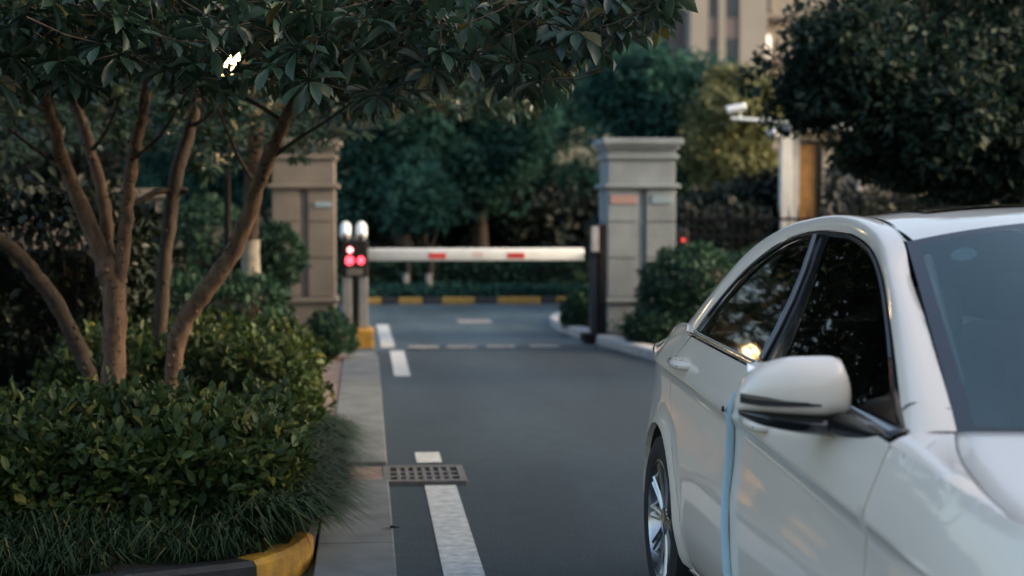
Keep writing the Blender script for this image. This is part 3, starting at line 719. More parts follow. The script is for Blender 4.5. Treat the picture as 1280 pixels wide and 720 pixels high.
ball_shrub('low_shrub', 'small loose shrub beside the dark barrier post', at(722,392,20.8), (.17,.17,.20), 1300, .08, M_LEAF_SHRUB)
ball_shrub('loose_bush', 'loose green bush behind the dark rear stem', at(250,330,17.5), (.62,.5,.62), 4800, .08, M_LEAF_SHRUB)
ball_shrub('loose_bush', 'dim bush between the main trunk and the rear stem', at(180,360,15.5), (.40,.4,.55), 3000, .08, M_LEAF_DARK)

# strappy border grass in front of the hedge and over the pavement edge
def grass(n):
    Vv, Ff = [], []
    def blade(x, y, dx, dy, h, wd):
        b = len(Vv); ln = random.uniform(.6,1.7)
        a = math.atan2(dy,dx)+random.uniform(-.9,.9); ox, oy = math.cos(a)*h*ln, math.sin(a)*h*ln; sx, sy = -math.sin(a)*wd, math.cos(a)*wd
        for t, k in ((0,1),(.35,.95),(.7,.7)):
            zz = .10+h*(1.9*t-1.35*t*t); X, Y = x+ox*t**1.5, y+oy*t**1.5
            Vv.extend([(X-sx*k,Y-sy*k,zz),(X+sx*k,Y+sy*k,zz)])
        Vv.append((x+ox,y+oy,.10+h*(1.9-1.35)*random.uniform(.4,1.0)))
        Ff.extend([(b,b+1,b+3,b+2),(b+2,b+3,b+5,b+4),(b+4,b+5,b+6)])
    def edge_y(x): return float(np.interp(x, [p[0] for p in LBED[:8]], [p[1] for p in LBED[:8]]))+.15
    for i in range(n):
        if random.random() < .6:
            x = random.uniform(-3.0,-.40); y = edge_y(x)+random.random()**.8*max(.1,(7.75-edge_y(x)))
            tuft = (math.sin(x*9.1)+math.sin(y*11.3+x*5))*.5
            if random.random() > .50+.55*tuft: continue
            blade(x, y, random.uniform(-.5,.7), -1, random.uniform(.07,.16) if random.random() < .85 else random.uniform(.16,.28), random.uniform(.003,.0068))
        else:
            y = 7.3+random.random()*3.5; x = -.33-random.random()**1.3*.25
            blade(x, y, 1, random.uniform(-.8,.3), random.uniform(.20,.33)*(1 if y < 10.2 else .75), random.uniform(.004,.008))
    me = bpy.data.meshes.new('grass'); me.from_pydata(Vv, [], Ff); me.polygons.foreach_set('use_smooth', [True]*len(Ff)); me.update()
    o = link('grass', me, None, M_GRASS); tag(o, 'dark strappy border grass spilling over the kerb and pavement edge', 'grass', kind='stuff')
grass(20000)
# leaf litter and low cover behind the far kerb
for nm, y0, y1, xa, xb, n, sz, z in (('ground_cover',27.2,28.2,at(300,370,27.5).x,at(760,370,27.5).x,5000,.11,.06),('ground_cover',18.6,23.5,2.7,6.0,3500,.07,.09)):
    P = np.c_[RNG.uniform(xa,xb,n),RNG.uniform(y0,y1,n),z+RNG.uniform(0,.16,n)]; D = RNG.normal(size=(n,3))+np.array([0,-.2,.5]); L = sz*RNG.uniform(.6,1.3,n)
    o = link(nm, leaf_mesh(nm, P, D, RNG.normal(size=(n,3))*.5+np.array([0,0,1.]), L, L*.45, T_FAR, M_LEAF_FAR)); 
    tag(o, ['low leafy ground cover behind the far striped kerb','low leafy ground cover around the grey pillar'][0 if y0 > 25 else 1], 'ground cover', kind='stuff')

# ---------------------------------------------------------------- trees behind the gate
def bl(px, py, rx, ry, Y, dep=1.0):
    c = at(px, py, Y); k = Y/FPX; return (tuple(c), (rx*k, rx*k*dep, ry*k))
def bgtree(label, specs, Y, m_, bx, size=.12, n_sub=75, n_leaf=130, r_tr=.13, **kw):
    b = at(bx, 300, Y); return tree('background_tree', label, (b.x,b.y,.06), [bl(*s, Y) for s in specs], m_, size, n_sub, n_leaf, r_tr, group='trees behind the gate', **kw)
bgtree('blue-green tree with a thick pale brown trunk behind the barrier machine', [(455,185,70,85),(520,215,60,60),(480,110,90,70)], 30.5, M_LEAF_FAR, 508, r_tr=.17)
bgtree('rounded blue-green tree above the middle of the barrier arm', [(600,205,60,55),(575,150,70,60),(640,160,60,60)], 31.5, M_LEAF_FAR, 592)
bgtree('dark tall tree left of the grey pillar, behind the rounded one', [(690,140,80,100),(700,260,70,60),(640,40,110,80)], 35, M_LEAF_FAR, 690)
bgtree('full dense tree crown rising right behind the grey pillar cap', [(840,140,72,72),(830,215,80,65),(790,110,50,50)], 29, M_LEAF_FAR, 835)
bgtree('olive yellowish tree between the grey pillar and the guard house', [(925,140,46,60),(922,225,52,55),(950,140,34,36),(900,190,40,50)], 27.5, M_LEAF_OLIVE, 925, n_sub=80, size=.09)
bgtree('tall tree behind the branches right of the beige pillar', [(430,60,110,100),(540,60,110,80),(740,95,80,60)], 40, M_LEAF_FAR, 470, size=.22)
bgtree('blue-green tree seen left of the beige pillar', [(280,170,80,100),(230,230,60,60),(350,200,60,80)], 33, M_LEAF_FAR, 282)
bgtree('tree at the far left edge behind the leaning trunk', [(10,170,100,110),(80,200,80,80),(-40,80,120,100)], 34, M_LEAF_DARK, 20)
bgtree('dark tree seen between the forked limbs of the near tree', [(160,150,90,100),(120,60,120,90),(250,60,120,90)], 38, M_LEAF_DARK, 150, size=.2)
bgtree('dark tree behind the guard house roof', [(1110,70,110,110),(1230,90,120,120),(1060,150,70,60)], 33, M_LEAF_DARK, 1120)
bgtree('dark tree behind the tall hedge, just outside the right edge', [(1400,120,130,120),(1500,160,120,110),(1440,30,130,100)], 32, M_LEAF_FAR, 1440)
bgtree('dark tree far right outside the frame', [(1660,130,140,120),(1780,150,130,120),(1720,20,140,100)], 31, M_LEAF_FAR, 1700)
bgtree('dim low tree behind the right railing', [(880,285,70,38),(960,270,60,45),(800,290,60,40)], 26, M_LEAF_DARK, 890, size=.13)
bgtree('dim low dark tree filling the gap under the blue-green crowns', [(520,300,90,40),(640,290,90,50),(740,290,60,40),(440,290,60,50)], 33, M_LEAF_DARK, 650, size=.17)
for px in (508,536):
    b = at(px,368,28.0); Y = 28.0
    tree('young_tree', {508:'left of the two pale slender trunks beyond the far kerb',536:'right of the two pale slender trunks beyond the far kerb'}[px], (b.x,b.y,.06), [bl(px,268,26,26,28.2),bl(px+8,240,24,26,28.4)], M_LEAF_FAR, .12, 22, 60, .042, barkm=M_BARKD, wash=.36, group='young trees beyond the far kerb')
# dense street tree on the right, nearer than the guard house
b = at(1228,300,15.5)
tree('street_tree', 'dense dark green street tree overhanging the car on the right', (b.x,b.y,.09),
     [bl(1040,75,85,80,15.2),bl(1130,100,100,90,15.0),bl(1235,60,110,95,15.6),bl(1225,165,85,62,14.8),bl(1022,118,40,38,15.3),bl(1300,150,85,80,15.0),bl(1140,-70,150,90,15.6),bl(1120,190,75,45,15.4),bl(1200,212,75,34,15.2),bl(1295,212,65,36,15.0),bl(1390,170,100,80,15.2),bl(1350,40,130,130,15.6)],
     M_LEAF_RIGHT, .085, 50, 95, .07, asp=.46, T=T_MID, sub=.36, fork=.93)

# ---------------------------------------------------------------- multi-stem broadleaf tree in the left bed
root = empty('multi_stem_tree', at(150,500,9.4)); root.location.z = .1
RL = root.location.copy()
def stem(name, pts, barkm, n=12, wob=.007):
    m_ = MB(); P = [at(px,py,Y)-RL for px, py, r, Y in pts]; R_ = [r*.78/FPX*Y for px, py, r, Y in pts]
    limb(m_, P, R_, None, n, 4, wob)
    # knots along the bark
    for i in range(len(P)-1):
        for k in range(4 if n > 8 else 1):
            t = random.random(); c = P[i].lerp(P[i+1], t); r = R_[i]; a = random.uniform(2.6,5.8)
            kq = random.uniform(.5,1.2); m_.lathe([(r*.30*kq,-.01),(r*.22*kq,.006*kq),(r*.07*kq,.009*kq)], 7, Matrix.Translation(c+Vector((math.cos(a)*r*.93, math.sin(a)*r*.93, 0))) @ Vector((math.cos(a),math.sin(a),0)).to_track_quat('Z','Y').to_matrix().to_4x4())
    m_.build(name, barkm, root, 70)
stem('trunk', [(143,625,23,9.4),(143,560,21,9.4),(142,500,19,9.4),(143,430,18.5,9.4),(143,375,19,9.4),(139,345,20,9.4),(133,322,16,9.4)], M_BARK, 14)
stem('limb', [(133,345,15,9.4),(120,300,14,9.4),(98,250,12.5,9.35),(80,205,11.5,9.3),(68,160,10,9.2),(48,105,8,9.1),(25,40,7,9.0),(0,-60,5,9)], M_BARK)
stem('limb', [(141,345,13,9.42),(134,300,11,9.45),(128,245,10,9.5),(113,190,9,9.6),(97,135,8,9.7),(80,80,7,9.8),(70,-20,5,9.9)], M_BARK)
stem('limb', [(149,352,13,9.4),(156,300,11,9.4),(160,245,10,9.4),(166,200,9.5,9.4),(178,150,9,9.4),(186,95,8,9.4),(196,20,6.5,9.4),(215,-80,5,9.4)], M_BARK)
stem('stem', [(208,610,15,9.6),(211,520,14,9.6),(216,460,14,9.6),(228,408,15,9.6),(252,370,15,9.55),(285,325,14,9.5),(306,280,13,9.45),(322,235,12,9.4),(336,200,11.5,9.3),(352,160,10,9.2),(374,108,8,9.0),(400,50,6.5,8.8),(430,-30,5,8.6)], M_BARK)
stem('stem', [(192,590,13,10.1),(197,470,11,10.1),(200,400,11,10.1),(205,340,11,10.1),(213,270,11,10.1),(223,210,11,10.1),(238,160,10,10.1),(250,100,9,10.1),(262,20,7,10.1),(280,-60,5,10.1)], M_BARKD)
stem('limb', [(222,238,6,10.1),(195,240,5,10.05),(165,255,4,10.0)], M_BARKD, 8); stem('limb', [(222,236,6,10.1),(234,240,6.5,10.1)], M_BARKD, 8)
stem('stem', [(135,590,14,9.2),(118,495,13,9.2),(100,440,13,9.2),(75,385,13,9.15),(45,345,13,9.1),(15,312,12,9.0),(-30,280,10,8.9),(-90,240,8,8.8),(-140,150,6,8.8)], M_BARKD)  # leaning stem: its shade is put into the colour by the darker bark
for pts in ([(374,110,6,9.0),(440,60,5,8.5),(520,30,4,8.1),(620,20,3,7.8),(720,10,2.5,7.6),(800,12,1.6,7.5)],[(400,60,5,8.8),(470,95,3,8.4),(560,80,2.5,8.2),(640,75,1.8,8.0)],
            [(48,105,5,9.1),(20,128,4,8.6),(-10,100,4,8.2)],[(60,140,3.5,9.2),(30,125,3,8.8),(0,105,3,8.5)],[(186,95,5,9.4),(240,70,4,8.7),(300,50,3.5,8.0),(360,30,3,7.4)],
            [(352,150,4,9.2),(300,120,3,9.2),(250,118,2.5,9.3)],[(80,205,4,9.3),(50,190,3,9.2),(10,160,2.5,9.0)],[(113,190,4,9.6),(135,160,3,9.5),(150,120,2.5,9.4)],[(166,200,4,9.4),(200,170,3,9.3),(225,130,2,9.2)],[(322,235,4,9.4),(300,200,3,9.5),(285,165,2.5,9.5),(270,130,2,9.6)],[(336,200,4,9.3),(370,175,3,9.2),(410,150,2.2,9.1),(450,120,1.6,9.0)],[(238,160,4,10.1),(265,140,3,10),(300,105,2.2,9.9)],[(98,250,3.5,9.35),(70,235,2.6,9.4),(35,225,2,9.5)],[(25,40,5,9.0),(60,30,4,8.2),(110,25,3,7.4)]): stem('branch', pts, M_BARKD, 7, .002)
def whorl_crown(env, yr, px_rng, n_in, n_up, size, up_top, seed, gap=None):
    """rosettes of drooping leaves through a volume with an uneven lower edge"""
    rg = np.random.default_rng(seed); ex, ey = zip(*env)
    Cc = []
    while len(Cc) < n_in+n_up:
        inn = len(Cc) < n_in
        px = rg.uniform(*px_rng); Y = rg.uniform(*yr); bot = np.interp(px, ex, ey)+18*math.sin(px*.031)+9*math.sin(px*.083+Y*3)
        py = bot-rg.random()**1.0*(bot+40) if inn else rg.uniform(up_top, -40)
        if bot < py or (not inn and (px > 700 or Y < yr[0]+1.0)): continue
        if gap and math.hypot(px-gap[0], py-gap[1]) < gap[2]*rg.uniform(.5,1.1): continue
        Cc.append((at(px,py,Y), inn))
    C, D, N, L, Ip, tw = [], [], [], [], [], []
    for c, inn in Cc:
        k = int(rg.integers(6,10)); ax = nrm(np.array([rg.normal()*.5,rg.normal()*.5,.5+rg.random()*.6])); ph = rg.random()*6.28; sz = size*(1 if inn else 1.35)
        a1 = nrm(np.cross(ax, [0.3,.5,.8])); a2 = np.cross(ax, a1)
        for i in range(k):
            t = ph+i*2.4; e = a1*math.cos(t)+a2*math.sin(t); d = nrm(e+ax*rg.uniform(-.25,.75)+np.array([0,0,-.42]))
            C.append(np.array(c)+d*.012); D.append(d); N.append(nrm(ax+np.array([0,0,.5])+rg.normal(size=3)*.25)); L.append(sz*rg.uniform(.7,1.25)); Ip.append(inn)
        if inn: tw.append((c, ax))
    return np.array(C), np.array(D), np.array(N), np.array(L), np.array(Ip), tw
ENV_A = [(-250,100),(0,100),(60,82),(110,118),(170,88),(240,104),(300,95),(340,122),(390,112),(440,118),(520,108),(560,112),(640,88),(690,96),(730,70),(780,58),(815,24),(840,-30),(870,-90)]
C, D, N, L, Ip, tw = whorl_crown(ENV_A, (6.5,9.9), (-280,885), 1150, 1700, .118, -620, 3, gap=(281,76,27))
C = C-np.array(RL)
# the largest and nearest leaves inside the frame are parts of their own
Wd = C+np.array(RL); depth = Wd[:,0]*SA+Wd[:,1]*CA
score = np.where(Ip, L/depth, 0); ordr = np.argsort(-score); pick = ordr[:300]
W_ = L*.40*RNG.uniform(.85,1.2,len(L)); keep = np.ones(len(L), bool); keep[pick] = False
cr = link('crown', leaf_mesh('crown', C[keep], D[keep], N[keep], L[keep], W_[keep], T_BIG, M_LEAF_BIG), root); cr['kind'] = 'stuff'
lm = leaf_mesh('leaf', np.zeros((1,3)), np.array([[1.,0,0]]), np.array([[0,0,1.]]), np.ones(1), np.full(1,.40), T_BIG, M_LEAF_BIG)
for i in pick:
    d = Vector(D[i]).normalized(); sd = d.cross(Vector(N[i])).normalized(); nn = sd.cross(d)
    o = link('leaf', lm, root); o.matrix_local = Matrix.Translation(C[i]) @ Matrix((d,sd,nn)).transposed().to_4x4() @ Matrix.Scale(L[i],4)
tm = MB()
for c, ax in tw:
    c = c-RL; d = Vector((random.uniform(-1,1), random.uniform(-1,1), random.uniform(-.1,.5)))
    tm.tube([c, c+d*.12, c+d*.24+Vector((0,0,.03))], [.002,.003,.004], 4, False)
tm.build('twigs', M_BARKD, root)
tag(root, 'multi-stem broadleaf tree with smooth brown trunks behind the front hedge', 'tree')

# whitewashed street tree beyond it
wt = empty('whitewashed_tree', (at(314,420,15.2).x, at(314,420,15.2).y, .1)); WL = wt.location.copy()
m_ = MB(); P = [at(px,py,15.2)-WL for px, py in ((314,460),(314,380),(313,300),(316,220),(321,150),(326,60),(330,-40))]; P[0] = Vector((0,0,-.02))
limb(m_, P, [.085,.075,.07,.068,.065,.06,.05], None, 12, 4, .003); m_.build('trunk', M_BARKD, wt, 70)
zw = at(314,300,15.2).z-.1
m_ = MB(); Q = [P[0].lerp(P[1],.0)+Vector((0,0,.03)), P[1], Vector((P[2].x,P[2].y,zw))]; limb(m_, Q, [.092,.081,.077], None, 12, 4); m_.build('whitewash', M_WHITEWASH, wt, 70)
for tx_, ty_, Y in ((440,130,13.5),(560,120,13.5),(620,90,14.5),(230,60,14.0),(480,60,12.5),(120,90,14.5)):
    m_ = MB(); e = at(tx_,ty_,Y)-WL; s_ = P[4].lerp(P[5], random.random()*.7); limb(m_, [s_, s_.lerp(e,.5)+Vector((0,0,.12)), e], .035, .010, 7, 3); m_.build('limb', M_BARKD, wt, 70)
ENV_B = [(-200,170),(0,185),(90,170),(150,200),(210,185),(270,205),(330,200),(380,205),(415,180),(445,150),(470,150),(540,158),(600,150),(650,135),(700,105),(740,30)]
C, D, N, L, Ip, tw = whorl_crown(ENV_B, (11.2,16.5), (-220,740), 1900, 900, .10, -330, 5, gap=(281,76,27))
o = link('crown', leaf_mesh('crown', C-np.array(WL), D, N, L, L*.42, T_MID, M_LEAF_BIG), wt); o['kind'] = 'stuff'
tag(wt, 'taller tree with whitewashed trunk base left of the beige pillar', 'tree')

# ---------------------------------------------------------------- sedan: side surface
def hermite(xs, ys, x):
    """monotone-ish cubic through control points"""
    n = len(xs)
    if x <= xs[0]: return ys[0]
    if x >= xs[-1]: return ys[-1]
    i = 0
    while x > xs[i+1]: i += 1
    def m(k):
        if k == 0: return (ys[1]-ys[0])/(xs[1]-xs[0])
        if k == n-1: return (ys[-1]-ys[-2])/(xs[-1]-xs[-2])
        a = (ys[k]-ys[k-1])/(xs[k]-xs[k-1]); b = (ys[k+1]-ys[k])/(xs[k+1]-xs[k])
        if a*b <= 0: return 0.0
        return 2*a*b/(a+b)
    h = xs[i+1]-xs[i]; t = (x-xs[i])/h
    return ((2*t**3-3*t*t+1)*ys[i]+(t**3-2*t*t+t)*h*m(i)+(-2*t**3+3*t*t)*ys[i+1]+(t**3-t*t)*h*m(i+1))
WX = [-1.02,-.97,-.88,-.72,-.45,0,.5,1.2,2.2,2.95,3.25,3.5,3.68,3.80,3.86]
WY = [.45,.60,.73,.815,.882,.918,.922,.926,.926,.922,.905,.86,.76,.60,.42]
def car_W(x): return hermite(WX, WY, x)
def car_zc(x): return .93-.040*(x-.2)-.006*(x-.2)**2          # crease that runs through the door handles
def car_zb(x): return 1.068-.030*(max(x,.2)-.2)-.030*max(0,x-2.0)**2-.112*max(0,.32-x)**1.15   # belt line
def car_S(x, z):
    W = car_W(x); zc = car_zc(x); zb = car_zb(x)
    rear = .075*max(0,-x)*max(0,min(1,(z-.58)/.38))
    if z <= zc:
        zs = [.15,.21,.29,.42,.58,zc-.13,zc-.035,zc]
        ds = [-.12,-.072,-.032,-.010,-.010,-.020,-.016,0.0]
        d = hermite(zs, ds, z)
        # wheel arch flare
        for ax in (0, 2.94):
            r = math.hypot(x-ax, z-.335)
            d += .020*math.exp(-((r-.36)/.055)**2)*(1 if z > .2 else 0)
        return W+d-rear
    if z <= zb:
        t = (z-zc)/(zb-zc)
        return W-.040*t-.018*t*t-rear
    u = z-zb
    Wb = W-.058-rear-.05*max(0, .55-x)**1.5-.030*max(0, x-1.4)**2
    return Wb-.56*u-.10*u*u
# ---------------------------------------------------------------- white sedan
M_PAINT, _n, _p, _o = nodes('white_paint')
_p.inputs['Base Color'].default_value = (.88,.775,.665,1); _p.inputs['Roughness'].default_value = .38; _p.inputs['Coat Weight'].default_value = 1.0; _p.inputs['Coat Roughness'].default_value = .05; _p.inputs['Coat IOR'].default_value = 1.4
M_CHROME = mat('chrome', (.72,.73,.74), .12, .03, metal=1.0); M_TRIM = mat('gloss_black_trim', (.010,.011,.013), .15, .1, coat=.5)
M_RUBBER = mat('tyre_rubber', (.018,.018,.019), .8, .2, 30, bump=.2); M_RIM = mat('alloy', (.50,.50,.51), .22, .08, metal=.95)
M_TINT = glassmat('tinted_glass', (.05,.055,.055), 1.27); M_WIND = glassmat('windscreen_glass', (.72,.82,.82), 2.3, (.80,1.0,.98))
M_INT = mat('cabin_dark', (.09,.088,.085), .8, .2); M_SEAT = mat('seat_leather', (.66,.61,.53), .6, .1); M_GUARD = mat('pale_blue_foam', (.42,.60,.68), .7, .05)
M_LAMPR = mat('red_lamp', (.45,.02,.02), .15, .1, coat=1.0); M_LAMPW = mat('clear_lamp', (.5,.52,.55), .08, .1, metal=.6); M_CARP = mat('floor_carpet', (.015,.015,.016), .95, .1)
M_AMBER = mat('amber_glint', (.35,.13,.02), .3, .1)
O_CAM = (1.4576, 6.7040); CAR_YAW = .105
o_ = cw(*O_CAM)
car = empty('white_sedan', (o_.x,o_.y,0.0), -math.pi/2+CAR_YAW-ROAD_A)
def both(fn):
    """build on the right side (sgn -1: local Y negative) and mirror to the left"""
    for sg in (-1,1): fn(sg)
def surf_n(x, z, e=.004):
    dx = (car_S(x+e,z)-car_S(x-e,z))/(2*e); dz = (car_S(x,z+e)-car_S(x,z-e))/(2*e)
    return Vector((-dx,1,-dz)).normalized()
def panel(name, outline, sg, m_, parent, step=.03, off=0.0, thick=.022, S=car_S, holes=(), inset=.003):
    """fills an (x,z) outline with a fine mesh on the side surface; edges turn inwards"""
    dense = []
    for (a, b) in zip(outline, outline[1:]+outline[:1]):
        n = max(1, int(math.dist(a,b)/step)); dense += [(a[0]+(b[0]-a[0])*i/n, a[1]+(b[1]-a[1])*i/n) for i in range(n)]
    nB = len(dense); pv = [Vector(p) for p in dense]; ed = [(i,(i+1)%nB) for i in range(nB)]
    xs = [p[0] for p in dense]; zs = [p[1] for p in dense]
    def inside(x, z):
        c = False; j = nB-1
        for i in range(nB):
            if (dense[i][1] > z) != (dense[j][1] > z) and x < (dense[j][0]-dense[i][0])*(z-dense[i][1])/(dense[j][1]-dense[i][1])+dense[i][0]: c = not c
            j = i
        return c
    da = np.array(dense)
    x = min(xs)+step/2
    while x < max(xs):
        z0_ = car_zc(x); k = math.floor((min(zs)-z0_)/step)
        while z0_+k*step < max(zs):
            z = z0_+k*step; k += 1
            if abs(z-z0_) < step*.3: continue
            if inside(x,z) and np.min(np.hypot(da[:,0]-x, da[:,1]-z)) > step*.45: pv.append(Vector((x,z)))
        for dz in (-.010,.010):
            z = z0_+dz
            if inside(x,z) and np.min(np.hypot(da[:,0]-x, da[:,1]-z)) > step*.45: pv.append(Vector((x,z)))
        x += step
    if S is car_S:
        run = []
        for i in range(int((max(xs)-min(xs))/.012)+1):
            xx = min(xs)+.006+i*.012; zc_ = car_zc(xx)
            if inside(xx,zc_) and np.min(np.hypot(da[:,0]-xx, da[:,1]-zc_)) > .008:
                pv.append(Vector((xx,zc_))); run.append(len(pv)-1)
                if len(run) > 1 and run[-1] == run[-2]+1 and abs(pv[run[-2]].x-xx) < .02: ed.append((run[-2],run[-1]))
            else: run.append(-9)
    r = delaunay_2d_cdt(pv, ed, [], 1, 1e-5); V2, F2 = r[0], r[2]
    vs, ns = [], []
    for v in V2:
        y = S(v.x,v.y)+off; n = surf_n(v.x,v.y) if S is car_S else Vector((0,1,0))
        vs.append((v.x, sg*y, v.y)); ns.append(Vector((n.x, sg*n.y, n.z)))
    fs = []
    for f in F2:
        a, b, c = [Vector(vs[i]) for i in f[:3]]
        nn = (b-a).cross(c-a); fs.append(tuple(f) if nn.dot(ns[f[0]]) > 0 else tuple(reversed(f)))
    # turned-in edge
    cnt = {}
    for f in fs:
        for a, b in zip(f, f[1:]+f[:1]): cnt[(a,b)] = 1
    bd = [(a,b) for (a,b) in cnt if (b,a) not in cnt]
    cx, cz = np.mean(xs), np.mean(zs)
    for a, b in bd:
        k = len(vs); va, vb = Vector(vs[a]), Vector(vs[b]); t = ns[a]*thick; d = (vb-va); en = d.cross(ns[a])
        if en.length < 1e-9: continue
        en.normalize(); vs += [tuple(va), tuple(vb), tuple(vb-ns[b]*thick), tuple(va-t)]; ns += [en]*4; fs.append((k+1,k,k+3,k+2))
    me = bpy.data.meshes.new(name); me.from_pydata(vs, [], fs); me.polygons.foreach_set('use_smooth', [True]*len(fs)); me.update()
    me.normals_split_custom_set_from_vertices([tuple(n) for n in ns]); me.materials.append(m_)
    return link(name, me, parent)
def loft(name, A, B, m_, parent, sg=1, n=10, bulge=0.0, sub=5, ref=(0,0,.7), thick=0.0):
    """smooth sheet between two 3-D polylines"""
    def sm(P):
        P = [Vector(p) for p in P]; out = []
        for i in range(len(P)-1):
            a, b, c, d = P[max(i-1,0)], P[i], P[i+1], P[min(i+2,len(P)-1)]
            for k in range(sub):
                t = k/sub; out.append(.5*((2*b)+(-a+c)*t+(2*a-5*b+4*c-d)*t*t+(-a+3*b-3*c+d)*t**3))
        return out+[P[-1]]
    a, b = sm(A), sm(B); k = len(a); vs = []; rf = Vector(ref)
    for i in range(k):
        tang = (a[min(i+1,k-1)]-a[max(i-1,0)]); nn = tang.cross(b[i]-a[i])
        if nn.length > 1e-9: nn.normalize()
        mid = (a[i]+b[i])/2
        if nn.dot(mid-Vector((mid.x*.8+.2,0,rf.z))) < 0: nn = -nn
        for j in range(n+1):
            t = j/n; bu = bulge(i/(k-1)) if callable(bulge) else bulge; p = a[i].lerp(b[i],t)+nn*bu*4*t*(1-t)*(1+.45*(1-2*t)); vs.append((p.x, p.y*sg, p.z))
    fs = [(i*(n+1)+j, i*(n+1)+j+1, (i+1)*(n+1)+j+1, (i+1)*(n+1)+j) for i in range(k-1) for j in range(n)]
    mb = MB().add(vs, fs); o = mb.build(name, m_, parent, 60)
    if thick: md = o.modifiers.new('thickness','SOLIDIFY'); md.thickness = thick; md.offset = 0
    return o
def zgrid(name, xs, hw, zf, m_, parent, ny=16, smooth=50):
    """top sheet over x stations; hw(x) half width, zf(x,t) height with t in -1..1"""
    vs = []; 
    for x in xs:
        for j in range(ny+1):
            t = -1+2*j/ny; q = zf(x,t); vs.append((q[0], hw(x)*t, q[1]) if isinstance(q, tuple) else (x, hw(x)*t, q))
    fs = [(i*(ny+1)+j, i*(ny+1)+j+1, (i+1)*(ny+1)+j+1, (i+1)*(ny+1)+j) for i in range(len(xs)-1) for j in range(ny)]
    return MB().add(vs, fs).build(name, m_, parent, smooth)
def lin(a, b, n): return [a+(b-a)*i/n for i in range(n+1)]
def archpts(cx, a0, a1, r=.372, n=22): return [(cx+r*math.cos(math.radians(a0+(a1-a0)*i/n)), .335+r*math.sin(math.radians(a0+(a1-a0)*i/n))) for i in range(n+1)]
ZB = lambda x: car_zb(x)-.004
RD_REAR = [(.385,ZB(.385)),(.29,.985),(.20,.90),(.17,.82),(.215,.735),(.285,.645),(.365,.545),(.425,.44),(.445,.34),(.455,.235)]
SPLIT = [(1.315,ZB(1.315)),(1.268,.94),(1.232,.85),(1.205,.74),(1.195,.64),(1.205,.52),(1.225,.40),(1.235,.235)]
FD_FRONT = [(2.615,ZB(2.615)),(2.60,.90),(2.575,.80),(2.54,.66),(2.49,.52),(2.455,.40),(2.445,.235)]
def shift(P, dx): return [(x+dx, z) for x, z in P]
g = .005
def belt_pts(a, b, n=16, dz=0.0): return [(x, ZB(x)+dz) for x in lin(a,b,n)]
